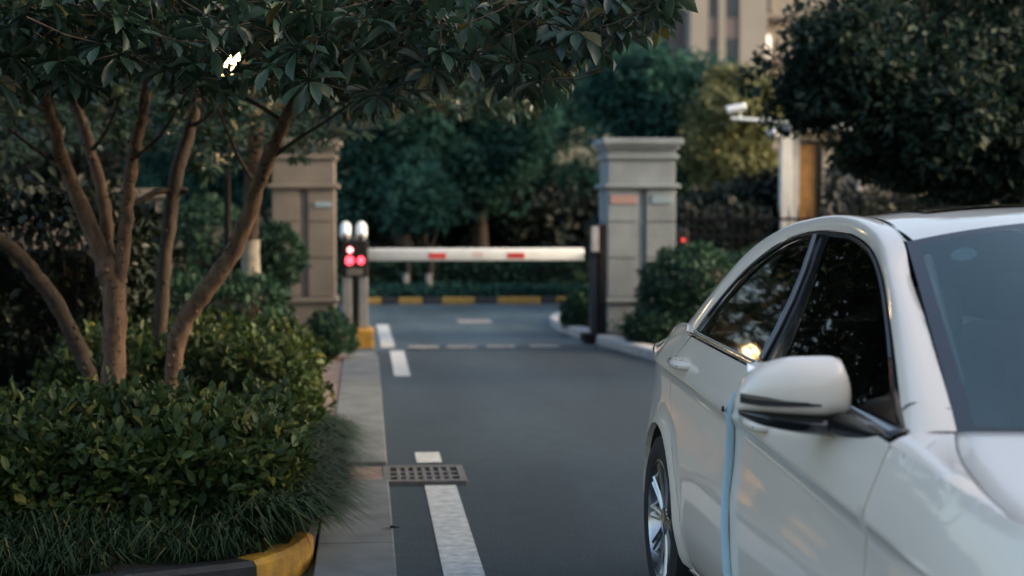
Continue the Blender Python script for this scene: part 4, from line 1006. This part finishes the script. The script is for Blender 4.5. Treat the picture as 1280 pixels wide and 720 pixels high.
def side(sg):
    rd = panel('rear_door', shift(RD_REAR,g)[::1]+[(x,.235) for x in lin(.5,1.2,8)]+shift(SPLIT[::-1],-g)+[(x,ZB(x)) for x in lin(1.28,.42,12)], sg, M_PAINT, car)
    fd = panel('front_door', shift(SPLIT,g)+[(x,.235) for x in lin(1.3,2.4,10)]+shift(FD_FRONT[::-1],-g)+[(x,ZB(x)) for x in lin(2.58,1.35,16)], sg, M_PAINT, car)
    # quarter panel, with wheel arch
    q = [(x,ZB(x)) for x in lin(.36,-.62,12)]+[(-.78,ZB(-.78)),(-.90,ZB(-.9)),(-.965,.90)]+[(-.985,.84),(-.99,.70),(-.985,.55)]+[(-.95,.40),(-.90,.28),(-.80,.235),(-.60,.225),(-.372,.235)]+archpts(0,196,-14)+[(.40,.235)]
    q += shift(RD_REAR[::-1],-g)[0:-1]
    panel('rear_quarter_panel', q, sg, M_PAINT, car)
    # front fender
    f_ = shift(FD_FRONT,g)+[(2.50,.235)]+archpts(2.94,194,-14)+[(3.36,.235),(3.55,.225),(3.72,.25),(3.80,.32),(3.83,.45),(3.83,.60),(3.80,.70),(3.72,.77)]+[(x,ZB(x)) for x in lin(3.62,2.64,14)]
    panel('front_fender', f_, sg, M_PAINT, car)
    panel('side_skirt', [(.40,.228),(.40,.16)]+[(x,.155) for x in lin(.5,2.4,12)]+[(2.50,.16),(2.50,.228)]+[(x,.2285) for x in lin(2.4,.5,10)], sg, M_PAINT, car, off=.004)
    # door handles
    for xh, pa in ((.44,rd),(1.585,fd)):
        h = MB(); zc_ = car_zc(xh)+.050-.012*(xh > 1); n_ = 8
        h.tube([(xh-.10, sg*(car_S(xh-.10,zc_)-.006), zc_),(xh-.085, sg*(car_S(xh-.085,zc_)+.026), zc_),(xh, sg*(car_S(xh,zc_)+.034), zc_),(xh+.085, sg*(car_S(xh+.085,zc_)+.026), zc_),(xh+.10, sg*(car_S(xh+.10,zc_)-.006), zc_)], [.013,.016,.017,.016,.013], 10)
        h.build('handle', M_PAINT, pa, 60)
        MB().box((xh+.01, sg*(car_S(xh,zc_)+.036), zc_-.001),(.15,.012,.006), bev=.002).build('handle_strip', M_CHROME, pa)
        cup = MB().lathe([(.045,-.012),(.05,.0012),(.001,.0015)], 16, Matrix.Translation((xh, sg*car_S(xh,zc_-.004), zc_-.004)) @ Matrix.Rotation(math.radians(-90*sg),4,'X') @ Matrix.Diagonal((1.25,.62,1,1))).build('handle_cup', M_PAINT, pa)
    # glass
    RG = [(.461,1.085),(.515,1.15),(.555,1.21),(.600,1.262),(.640,1.301),(.70,1.335),(.79,1.373),(.885,1.40),(.991,1.420),(1.085,1.427),(1.145,1.426),(1.195,1.385),(1.255,1.32),(1.305,1.242),(1.335,1.15),(1.345,1.062)]
    RG = RG+[(x,ZB(x)+.018) for x in lin(1.30,.50,10)]
    FG = [(1.525,ZB(1.525)+.018),(1.50,1.13),(1.46,1.20),(1.41,1.263),(1.35,1.335),(1.285,1.405),(1.32,1.413),(1.43,1.418),(1.535,1.414),(1.64,1.402),(1.731,1.382),(1.82,1.355),(1.90,1.326),(1.98,1.292),(2.055,1.254),(2.13,1.214),(2.21,1.168),(2.30,1.112),(2.38,1.06),(2.50,ZB(2.5)+.018)]+[(x,ZB(x)+.018) for x in lin(2.42,1.58,10)]
    panel('window_glass', RG, sg, M_TINT, rd, off=-.012, thick=.004, step=.04)
    panel('window_glass', FG, sg, M_TINT, fd, off=-.012, thick=.004, step=.04)
    # dark surround between glass and painted frame, B pillar cover
    FO = [(.378,1.070),(.425,1.138),(.473,1.200),(.545,1.268),(.622,1.325),(.73,1.373),(.858,1.412),(.99,1.435),(1.138,1.445),(1.30,1.447),(1.454,1.443),(1.59,1.429),(1.717,1.407),(1.825,1.377),(1.925,1.341),(2.015,1.303),(2.104,1.26),(2.205,1.209),(2.305,1.155),(2.40,1.10),(2.50,1.045),(2.603,.990)]
    FI = [(.43,1.083),(.470,1.138),(.510,1.195),(.572,1.258),(.640,1.308),(.74,1.354),(.862,1.394),(.99,1.418),(1.13,1.428),(1.30,1.430),(1.45,1.427),(1.585,1.413),(1.705,1.392),(1.81,1.361),(1.905,1.325),(1.99,1.288),(2.075,1.245),(2.17,1.193),(2.265,1.137),(2.35,1.085),(2.44,1.035),(2.52,1.0)]
    def S3(P, off): return [(x, car_S(x,z)+off, z) for x, z in P]
    loft('window_surround', S3(FO,.001), S3(FI,-.008), M_TRIM, car, sg, 3, .004, 3)
    ch = MB(); ch.tube([(x, sg*y, z) for x, y, z in S3([(a*.55+b*.45, c*.55+d*.45) for (a,c),(b,d) in zip(FO[1:-3],FI[1:-3])],.003)], .0042, 6); ch.build('frame_moulding', mat('satin_trim', (.16,.165,.17), .3, .05, metal=.8) if 'satin_trim' not in MATS else MATS['satin_trim'], car, 60)
    BP0 = [(1.345,1.065),(1.335,1.15),(1.305,1.242),(1.255,1.32),(1.195,1.385),(1.15,1.43)]
    BP1 = [(1.525,1.07),(1.50,1.13),(1.41,1.263),(1.35,1.335),(1.30,1.39),(1.275,1.43)]
    loft('pillar_cover', S3(BP0,-.006), S3(BP1,-.006), M_TRIM, rd, sg, 4, .003, 4)
    cs = MB(); cs.tube([(x+.014, sg*(y+.005), z) for x, y, z in S3(BP0,0)], [.011]*6, 6); cs.build('pillar_strip', MATS['satin_trim'], rd, 60)
    # chrome strip at the foot of the windows
    c1 = [(x, car_S(x,car_zb(x))+.003, car_zb(x)+.006) for x in lin(.37,1.335,14)]; c2 = [(x, car_S(x,car_zb(x)+.02)+.004, car_zb(x)+.021) for x in lin(.40,1.335,14)]
    loft('belt_moulding', c1, c2, M_CHROME, rd, sg, 3, .003, 2, thick=.006)
    c1 = [(x, car_S(x,car_zb(x))+.003, car_zb(x)+.006) for x in lin(1.345,2.60,14)]; c2 = [(x, car_S(x,car_zb(x)+.02)+.004, car_zb(x)+.021) for x in lin(1.345,2.59,14)]
    loft('belt_moulding', c1, c2, M_TRIM, fd, sg, 3, .003, 2, thick=.006)
    # painted roof side: C pillar, cant rail and A pillar in one sweep
    I = [(x, car_S(x,z)+.004, z) for x, z in ((.378,1.073),(.473,1.203),(.622,1.328),(.858,1.415),(1.138,1.448),(1.454,1.446),(1.717,1.410),(1.925,1.344),(2.104,1.263),(2.305,1.158),(2.454,1.072),(2.505,1.043),(2.615,.985))]
    E_ = [(-.30,.645,1.015),(.02,.615,1.185),(.35,.585,1.36),(.72,.56,1.450),(1.05,.55,1.487),(1.32,.55,1.495),(1.58,.555,1.477),(1.84,.585,1.43),(2.0,.615,1.334),(2.175,.638,1.243),(2.385,.673,1.134),(2.545,.700,1.050),(2.62,.714,1.008)]
    bf = lambda q: .026+.030*max(0,1-q/.30)
    loft('roof_side', I[:12], E_[:12], M_PAINT, car, sg, 14, lambda q: bf(q*11/12), 5)
    loft('fender_corner', I[11:], E_[11:], M_PAINT, car, sg, 14, lambda q: .026-.012*q, 5)
    sm_ = [Vector(I[11]).lerp(Vector(E_[11]), t)+Vector((.35,.62,.70))*(.026*4*t*(1-t)*(1+.45*(1-2*t)))*.97 for t in lin(.02,.98,12)]
    MB().tube([(p.x, p.y*sg, p.z) for p in sm_], .0022, 5).build('seam', M_TRIM, car)
    # shoulder between quarter panel and boot lid, top of the fender
    loft('shoulder', [(x, car_S(x,ZB(x)), ZB(x)) for x in lin(.385,-.62,8)], [(.378-.085*i, .854-.024*i if i else .856, 1.072-.0080*i) for i in range(9)], M_PAINT, car, sg, 10, lambda q: .045*math.sin(math.pi*min(1,q*.9+.1))**.5 if q < .98 else .02, 3)
    A_ = [(x, car_S(x,ZB(x))+(.004 if x < 2.63 else 0), ZB(x)) for x in lin(2.615,3.60,10)]
    H_ = [(x, hood_hw(x)+.004, hood_z(x,1.0)-.002) for x in lin(2.62,3.60,10)]
    loft('fender_top', A_, H_, M_PAINT, car, sg, 14, .014, 3)
    # wheels
    for ax in (0,2.94): wheel(ax, sg)
    # wheel arch liners
    for ax in (0,2.94):
        pts = archpts(ax,-20,200,.372,18); v = [(x, sg*(car_S(x,max(z,.22))-.012), z) for x, z in pts]+[(x, sg*.58, z) for x, z in pts]; n_ = len(pts)
        MB().add(v, [(i,i+1,n_+i+1,n_+i) for i in range(n_-1)]).build('arch_liner', M_INT, car)
    # mirror
    mirror(sg)
    # lamps
    tl = panel('tail_light', [(-.58,.925),(-.70,.93),(-.80,.918),(-.90,.895),(-.965,.855),(-.975,.77),(-.90,.79),(-.80,.83),(-.68,.88)], sg, M_LAMPR, car, off=.004, step=.035)
    panel('headlight', [(3.36,.70),(3.36,.76),(3.50,.745),(3.64,.71),(3.74,.66),(3.78,.60),(3.74,.57),(3.60,.60),(3.46,.65)], sg, M_LAMPW, car, off=.006, step=.035)
def hood_hw(x): return float(np.interp(x, [2.6,2.68,2.8,3.0,3.2,3.45,3.62,3.75], [.708,.738,.768,.79,.79,.745,.68,.58]))
def hood_z(x, t):
    zc_ = hermite([2.5,2.65,2.9,3.3,3.6,3.78],[1.028,1.018,.992,.925,.845,.74], x); e = hermite([2.5,2.62,2.75,2.9,3.3,3.6,3.78],[1.015,1.006,.978,.948,.872,.785,.68], x)
    return zc_+(e-zc_)*abs(t)**2.4
def wheel(ax, sg):
    M_ = Matrix.Translation((ax, sg*.80, .333)) @ Matrix.Rotation(math.radians(-90*sg),4,'X')
    wh = MB().lathe([(.215,-.105),(.27,-.115),(.315,-.10),(.331,-.06),(.333,0),(.331,.06),(.318,.098),(.29,.112),(.262,.113),(.236,.105),(.232,.09)], 48, M_, False).build('wheel', M_RUBBER, car, 40)
    MB().lathe([(.234,.103),(.226,.106),(.216,.094),(.205,.03),(.20,-.08)], 48, M_, False).build('rim', M_RIM, wh, 40)
    MB().lathe([(.19,-.02),(.19,-.015),(.03,-.012)], 24, M_).build('brake_disc', M_STEEL, wh)
    for k in range(10):
        a = 2*math.pi*k/10; s = MB()
        for da in (-.10,.10):
            p0 = (math.cos(a+da*1.2)*.045, math.sin(a+da*1.2)*.045, .075); p1 = (math.cos(a+da)*.13, math.sin(a+da)*.13, .080); p2 = (math.cos(a+da*.7)*.218, math.sin(a+da*.7)*.218, .090)
            s.tube([M_ @ Vector(p) for p in (p0,p1,p2)], [.012,.010,.011], 6)
        s.build('spoke', M_RIM, wh, 50)
    MB().lathe([(.062,.055),(.062,.082),(.05,.090),(.004,.092)], 20, M_).build('hub_cap', M_RIM, wh, 40)
def mirror(sg):
    root_ = empty('mirror', (0,0,0)); root_.parent = car
    # housing: rounded sections stacked outwards; nose looks forward
    cx, z0 = 2.21, .985
    yi, yo = .858, 1.126
    n_s, n_r = 14, 28; vs, fs = [], []
    for i in range(n_s+1):
        u = i/n_s; y = yi+(yo-yi)*u
        tp = hermite([0,.03,.10,.45,.75,.90,.97,1],[.70,.88,1.0,.97,.80,.58,.38,.16], u)
        h_ = .152*tp; d_ = .18*hermite([0,.06,.4,.8,.95,1],[.70,.90,1,.78,.45,.18], u)
        zc_ = z0+.012+.014*u*u+h_*.5
        for k in range(n_r):
            t = 2*math.pi*k/n_r; c, s = math.cos(t), math.sin(t)
            ex = .78 if s > 0 else .55
            x = math.copysign(abs(c)**.80, c)*d_*.5; z = math.copysign(abs(s)**ex, s)*h_*.5
            if x < 0: x = max(x, -.06)
            vs.append((cx+x-.05*u*u, sg*y, zc_+z))
    for i in range(n_s):
        for k in range(n_r): fs.append((i*n_r+k, i*n_r+(k+1)%n_r, (i+1)*n_r+(k+1)%n_r, (i+1)*n_r+k))
    fs += [tuple(range(n_r)), tuple(reversed(range(n_s*n_r,(n_s+1)*n_r)))]
    hs = MB().add(vs, fs).build('housing', M_PAINT, root_, 60)
    # indicator strip round the nose, black lower shell and foot
    ind = []; ind2 = []
    for i in range(17):
        u = .30+.68*i/16; y = yi+(yo-yi)*u
        tp = hermite([0,.03,.10,.45,.75,.90,.97,1],[.70,.88,1.0,.97,.80,.58,.38,.16], u); h_ = .152*tp; d_ = .18*hermite([0,.06,.4,.8,.95,1],[.70,.90,1,.78,.45,.18], u)
        zc_ = z0+.012+.014*u*u+h_*.5; zz = z0+.047+.012*u*u; w_ = .002+.010*min(1,(u-.30)*1.9)
        q = max(-.98, min(.98, (zz-zc_)/(h_*.5))); s_ = abs(q)**(1/(.78 if q > 0 else .55)); xx = cx+(1-s_*s_)**.40*d_*.5-.05*u*u+.004
        ind.append((xx, sg*y, zz+w_)); ind2.append((xx, sg*y, zz-w_))
    k = len(ind); MB().add(ind+ind2, [(i,i+1,k+i+1,k+i) for i in range(k-1)]).build('indicator', mat('smoked_lens', (.05,.05,.055), .12, .1, metal=.3) if 'smoked_lens' not in MATS else MATS['smoked_lens'], root_, 60)
    low = MB(); vs = []; n_s2 = 12
    for i in range(n_s2+1):
        u = i/n_s2; y = .84+(1.112-.84)*u; d_ = .16*hermite([0,.15,.5,.85,1],[.75,.8,.95,.80,.2], u); h_ = .070*hermite([0,.3,.8,1],[1.1,1.0,.72,.25], u); zc_ = z0-.008+.006*u+.020*u*u
        for k in range(12):
            t = 2*math.pi*k/12; vs.append((cx-.012-.045*u*u+math.cos(t)*d_*.545, sg*y, zc_+math.sin(t)*h_*.5))
    fs = [(i*12+k, i*12+(k+1)%12, (i+1)*12+(k+1)%12, (i+1)*12+k) for i in range(n_s2) for k in range(12)]+[tuple(range(12)), tuple(reversed(range(n_s2*12,n_s2*12+12)))]
    low.add(vs, fs).build('lower_shell', M_TRIM, root_, 60)
    ft = MB(); ft.tube([(cx+.0, sg*.90, z0-.002),(cx+.12, sg*.868, z0-.002),(cx+.34, sg*.848, z0+.004)], [.030,.032,.016], 10); ft.build('foot', M_TRIM, root_, 60)
    MB().box((cx+.17, sg*.868, z0+.004),(.05,.03,.016), bev=.006).build('amber_glint', M_AMBER, root_)  # added amber piece that paints a glint on the mirror foot
    MB().tube([((a_[0]+b_[0])/2+.0015, a_[1], (a_[2]+b_[2])/2+.006) for a_, b_ in zip(ind[3:], ind2[3:])], .0022, 5).build('indicator_trim', M_CHROME, root_, 60)
    MB().add([(cx-.058, sg*(yi+.015), z0+.02),(cx-.058, sg*(yo-.04), z0+.025),(cx-.085, sg*(yo-.04), z0+.14),(cx-.058, sg*(yi+.015), z0+.15)], [(0,1,2,3)]).build('mirror_glass', M_CHROME, root_)
both(side)
# pale blue foam strip on the rear edge of the right front door
fdoor = [c for c in car.children if c.name.startswith('front_door')][0]
gs = MB(); GP = [(x+.004+.006*math.sin(z*9), z) for x, z in [(1.268,.955),(1.250,.90),(1.232,.85),(1.205,.74),(1.192,.64),(1.20,.52),(1.222,.40),(1.235,.25)]]
gs.tube([(x, -(car_S(x,z)+.012), z) for x, z in GP], [.008,.012,.013,.014,.014,.014,.014,.013], 10)
gp_ = gs.build('edge_guard', M_GUARD, fdoor, 60); gp_['label'] = 'pale blue foam strip along the rear edge of the front door'
MB().lathe([(.010,-.002),(.009,.004),(.001,.005)], 10, Matrix.Translation((1.262,-(car_S(1.25,.905)+.031),.905)) @ Matrix.Rotation(math.radians(90),4,'X')).build('edge_guard_hole', M_BLACKPL, fdoor)
# roof, sunroof, glass, bonnet, boot
def roof_z(x, t):
    zc_ = hermite([.5,.9,1.35,1.7,1.95],[1.445,1.505,1.525,1.513,1.475], x); e = hermite([.5,.9,1.35,1.7,1.95],[1.385,1.462,1.487,1.455,1.41], x)
    xx = x+(.11*(1-t*t)*max(0,(x-1.4)/.5) if x > 1.4 else 0)
    return (xx, zc_+(e-zc_)*abs(t)**2.3)
rf = zgrid('roof', lin(.52,1.86,26), lambda x: float(np.interp(x,[.5,.9,1.4,1.86],[.545,.528,.528,.558])), roof_z, M_PAINT, car, 22)
sr = zgrid('sunroof', lin(.82,1.50,10), lambda x: .40, lambda x, t: (x+.03*(1-t*t), roof_z(x,t*.40/.53)[1]+.006), mat('sunroof_glass', (.05,.036,.026), .08, .1, coat=.4), rf, 12)
loft('roof_channel', [(.60,.558,1.42),(.80,.553,1.462),(1.05,.549,1.487),(1.32,.549,1.494),(1.58,.554,1.476),(1.84,.584,1.43)], [(.60,.526,1.422),(.80,.524,1.462),(1.05,.520,1.486),(1.32,.520,1.491),(1.58,.528,1.473),(1.84,.555,1.425)], M_TRIM, car, -1, 2, -.002, 5)
loft('roof_channel', [(.60,.558,1.42),(.80,.553,1.462),(1.05,.549,1.487),(1.32,.549,1.494),(1.58,.554,1.476),(1.84,.584,1.43)], [(.60,.526,1.422),(.80,.524,1.462),(1.05,.520,1.486),(1.32,.520,1.491),(1.58,.528,1.473),(1.84,.555,1.425)], M_TRIM, car, 1, 2, -.002, 5)
def wind(name, inset, m_, parent, lift=0.0):
    """windscreen sheet between roof front edge and cowl"""
    nv, nu = 14, 24; vs = []; 
    for i in range(nv+1):
        v = i/nv; v2 = inset[1]+(1-inset[1]-inset[2])*v
        for j in range(nu+1):
            t = (-1+2*j/nu)*(1-inset[0])
            hw = .582+(.710-.582)*v2; y = hw*t
            xt, zt = roof_z(1.86,t)
            xb = 2.62+.20*(1-t*t); zb_ = .985+.035*(1-t*t)+.022*abs(t)**4
            x = xt+(xb-xt)*v2; z = zt+(zb_-zt)*v2+.040*math.sin(math.pi*v2)*(1-.95*t*t)
            vs.append((x+lift*.4, y, z+lift))
    fs = [(i*(nu+1)+j, i*(nu+1)+j+1, (i+1)*(nu+1)+j+1, (i+1)*(nu+1)+j) for i in range(nv) for j in range(nu)]
    return MB().add(vs, fs).build(name, m_, parent, 60), vs, nu
ws, wv, nu = wind('windscreen', (.05,.035,.03), M_WIND, car)
for sg in (-1,1):
    MB().tube([(1.90,sg*.535,1.385),(2.05,sg*.560,1.295),(2.22,sg*.590,1.195),(2.40,sg*.62,1.09)], [.012,.012,.012,.010], 8).build('inner_pillar_trim', mat('pale_trim', (.72,.70,.66), .6, .05) if 'pale_trim' not in MATS else MATS['pale_trim'], car, 60)
# black border (frit) round the glass: strips between the glass edge and the painted aperture
_, ov, _ = wind('tmp', (0,0,0), M_TRIM, car); bpy.data.objects.remove(_) if False else None
for o in list(car.children):
    if o.name.startswith('tmp'): bpy.data.objects.remove(o)
N1 = nu+1; rows = len(ov)//N1
def strip(name, a, b, m_, par): k = len(a); return MB().add(list(a)+list(b), [(i,i+1,k+i+1,k+i) for i in range(k-1)]).build(name, m_, par, 60)
M_FRIT = mat('frit_black', (.022,.026,.030), .12, .1, coat=1.0)
strip('glass_border', [ov[i*N1] for i in range(rows)], [wv[i*N1] for i in range(rows)], M_FRIT, ws)
strip('glass_border', [ov[i*N1+nu] for i in range(rows)], [wv[i*N1+nu] for i in range(rows)], M_FRIT, ws)
strip('glass_border', ov[:N1], wv[:N1], M_FRIT, ws); strip('glass_border', ov[-N1:], wv[-N1:], M_FRIT, ws)
st = MB().lathe([(.001,.0),(.034,.0),(.034,.0015),(.001,.0015)], 20)
i0 = 1*N1+nu-int(nu*.10) if False else 1*N1+2
q = Vector(wv[i0]); q2 = Vector(wv[i0+N1]); q3 = Vector(wv[i0+1]); nrm_ = (q2-q).cross(q3-q).normalized(); nrm_ = nrm_ if nrm_.z > 0 else -nrm_
so = st.build('inspection_sticker', mat('sticker', (.65,.85,.80), .6, .15, 60), ws); so.matrix_local = Matrix.Translation(q.lerp(q2,.5)-nrm_*.004) @ nrm_.to_track_quat('Z','Y').to_matrix().to_4x4()
hd = zgrid('bonnet', lin(2.615,3.76,28), hood_hw, lambda x, t: (x+.195*(1-t*t)*max(0,(2.98-x)/.365), hood_z(x,t)), M_PAINT, car, 22)
md = hd.modifiers.new('thickness','SOLIDIFY'); md.thickness = .012; md.offset = -1
# rear glass and boot
def rear(name, m_, a, b, par):
    vs = []; nu_ = 16
    for i in range(9):
        v = a+(b-a)*i/8
        for j in range(nu_+1):
            t = -1+2*j/nu_; xt, zt = roof_z(.52,t); x = xt+(-.30-.10*(1-t*t)-xt)*v; z = zt+(1.015+.015*(1-t*t)-zt)*v+.03*math.sin(math.pi*v); vs.append((x, (.545+(.645-.545)*v)*t, z))
    return MB().add(vs, [(i*(nu_+1)+j,i*(nu_+1)+j+1,(i+1)*(nu_+1)+j+1,(i+1)*(nu_+1)+j) for i in range(8) for j in range(nu_)]).build(name, m_, par, 60)
rear('rear_window', M_TINT, 0, 1, car)
zgrid('boot_lid', lin(-.30,-1.0,12), lambda x: float(np.interp(x,[-1.0,-.9,-.7,-.3],[.50,.66,.68,.665])), lambda x, t: hermite([-1.0,-.9,-.6,-.3],[.90,.945,.985,1.02], x)-.012*t*t, M_PAINT, car, 14)
for sg in (-1,1):
    loft('boot_shoulder', [(x, float(np.interp(x,[-1.0,-.9,-.7,-.3],[.50,.66,.68,.665])), hermite([-1.0,-.9,-.6,-.3],[.90,.945,.985,1.02],x)-.012) for x in lin(-.30,-.96,8)], [(x, car_S(x,min(ZB(x),float(np.interp(x,[-.965,-.90],[.90,ZB(-.9)])))), min(ZB(x),float(np.interp(x,[-.965,-.90],[.90,ZB(-.9)])))) for x in lin(-.30,-.96,8)], M_PAINT, car, sg, 6, .006, 3)
def wrap(name, x, z0, z1, m_, par, front):
    """closing sheet across the nose or tail between the two side panels"""
    vs = []; nz_, ny_ = 10, 14
    for i in range(nz_+1):
        z = z0+(z1-z0)*i/nz_; hw = car_S(x,z)
        for j in range(ny_+1):
            t = -1+2*j/ny_; vs.append((x+(.07*(1-t*t) if front else -.05*(1-t*t)), hw*t, z))
    return MB().add(vs, [(i*(ny_+1)+j,i*(ny_+1)+j+1,(i+1)*(ny_+1)+j+1,(i+1)*(ny_+1)+j) for i in range(nz_) for j in range(ny_)]).build(name, m_, par, 50)
fbp = wrap('front_bumper', 3.82, .22, .70, M_PAINT, car, True); wrap('rear_bumper', -.98, .25, .90, M_PAINT, car, False)
gr_ = MB().box((3.895,0,.56),(.03,.78,.22), bev=.02).build('grille', M_BLACKPL, car)
for k in range(2): MB().box((3.912,0,.52+k*.08),(.02,.76,.018), bev=.004).build('grille_bar', M_CHROME, gr_)
MB().box((3.90,0,.32),(.03,1.0,.10), bev=.02).build('lower_intake', M_BLACKPL, fbp)
# dark inner structure that closes the gaps, floor, seats, dashboard
inn = MB()
for a, b, z0, z1, hw in ((.42,2.50,.19,.95,.80),(-.86,-.42,.24,.93,.66),(3.36,3.72,.24,.72,.58),(-.42,.42,.40,.95,.56),(2.50,3.36,.45,.80,.55)):
    inn.box(((a+b)/2,0,(z0+.34)/2 if a in (.42,) else (z0+z1)/2),(b-a,hw*2,(.34-z0) if a in (.42,) else z1-z0))
inn.build('underbody', M_INT, car)
for sg in (-1,1):
    MB().box((1.46,sg*.80,.62),(2.06,.04,.66)).build('door_lining', M_INT, car)
MB().box((1.3,0,.36),(2.2,1.5,.03)).build('cabin_floor', M_CARP, car)
MB().box((2.42,0,.82),(.36,1.46,.26), bev=.08).box((2.62,0,.90),(.30,1.36,.12), bev=.05).build('dashboard', M_SEAT, car, 40)
MB().tube([(2.16,.37+.17*math.cos(a),.90+.16*math.sin(a)) for a in lin(0,2*math.pi,20)], .014, 8).build('steering_wheel', M_BLACKPL, car, 60)
def seat(x, y, w_, m_=M_SEAT):
    s = MB(); s.box((x+.10,y,.50),(.50,w_,.20), bev=.06); R_ = Matrix.Rotation(math.radians(-16),4,'Y')
    s.box((x-.16,y,.82),(.15,w_,.60), bev=.06, M=R_); so_ = s.build('seat', m_, car, 50)
    MB().box((x-.26,y,1.20),(.10,.26,.16), bev=.04, M=R_).build('headrest', m_, so_, 50)
for y in (-.37,.37): seat(1.62,y,.50)
for y in (-.40,.40): seat(.62,y,.60)
MB().box((1.93,-.0,1.345),(.03,.22,.065), bev=.012).build('inner_mirror', M_BLACKPL, car)
tag(car, 'white sedan with tinted side windows parked at the right facing the camera', 'car')
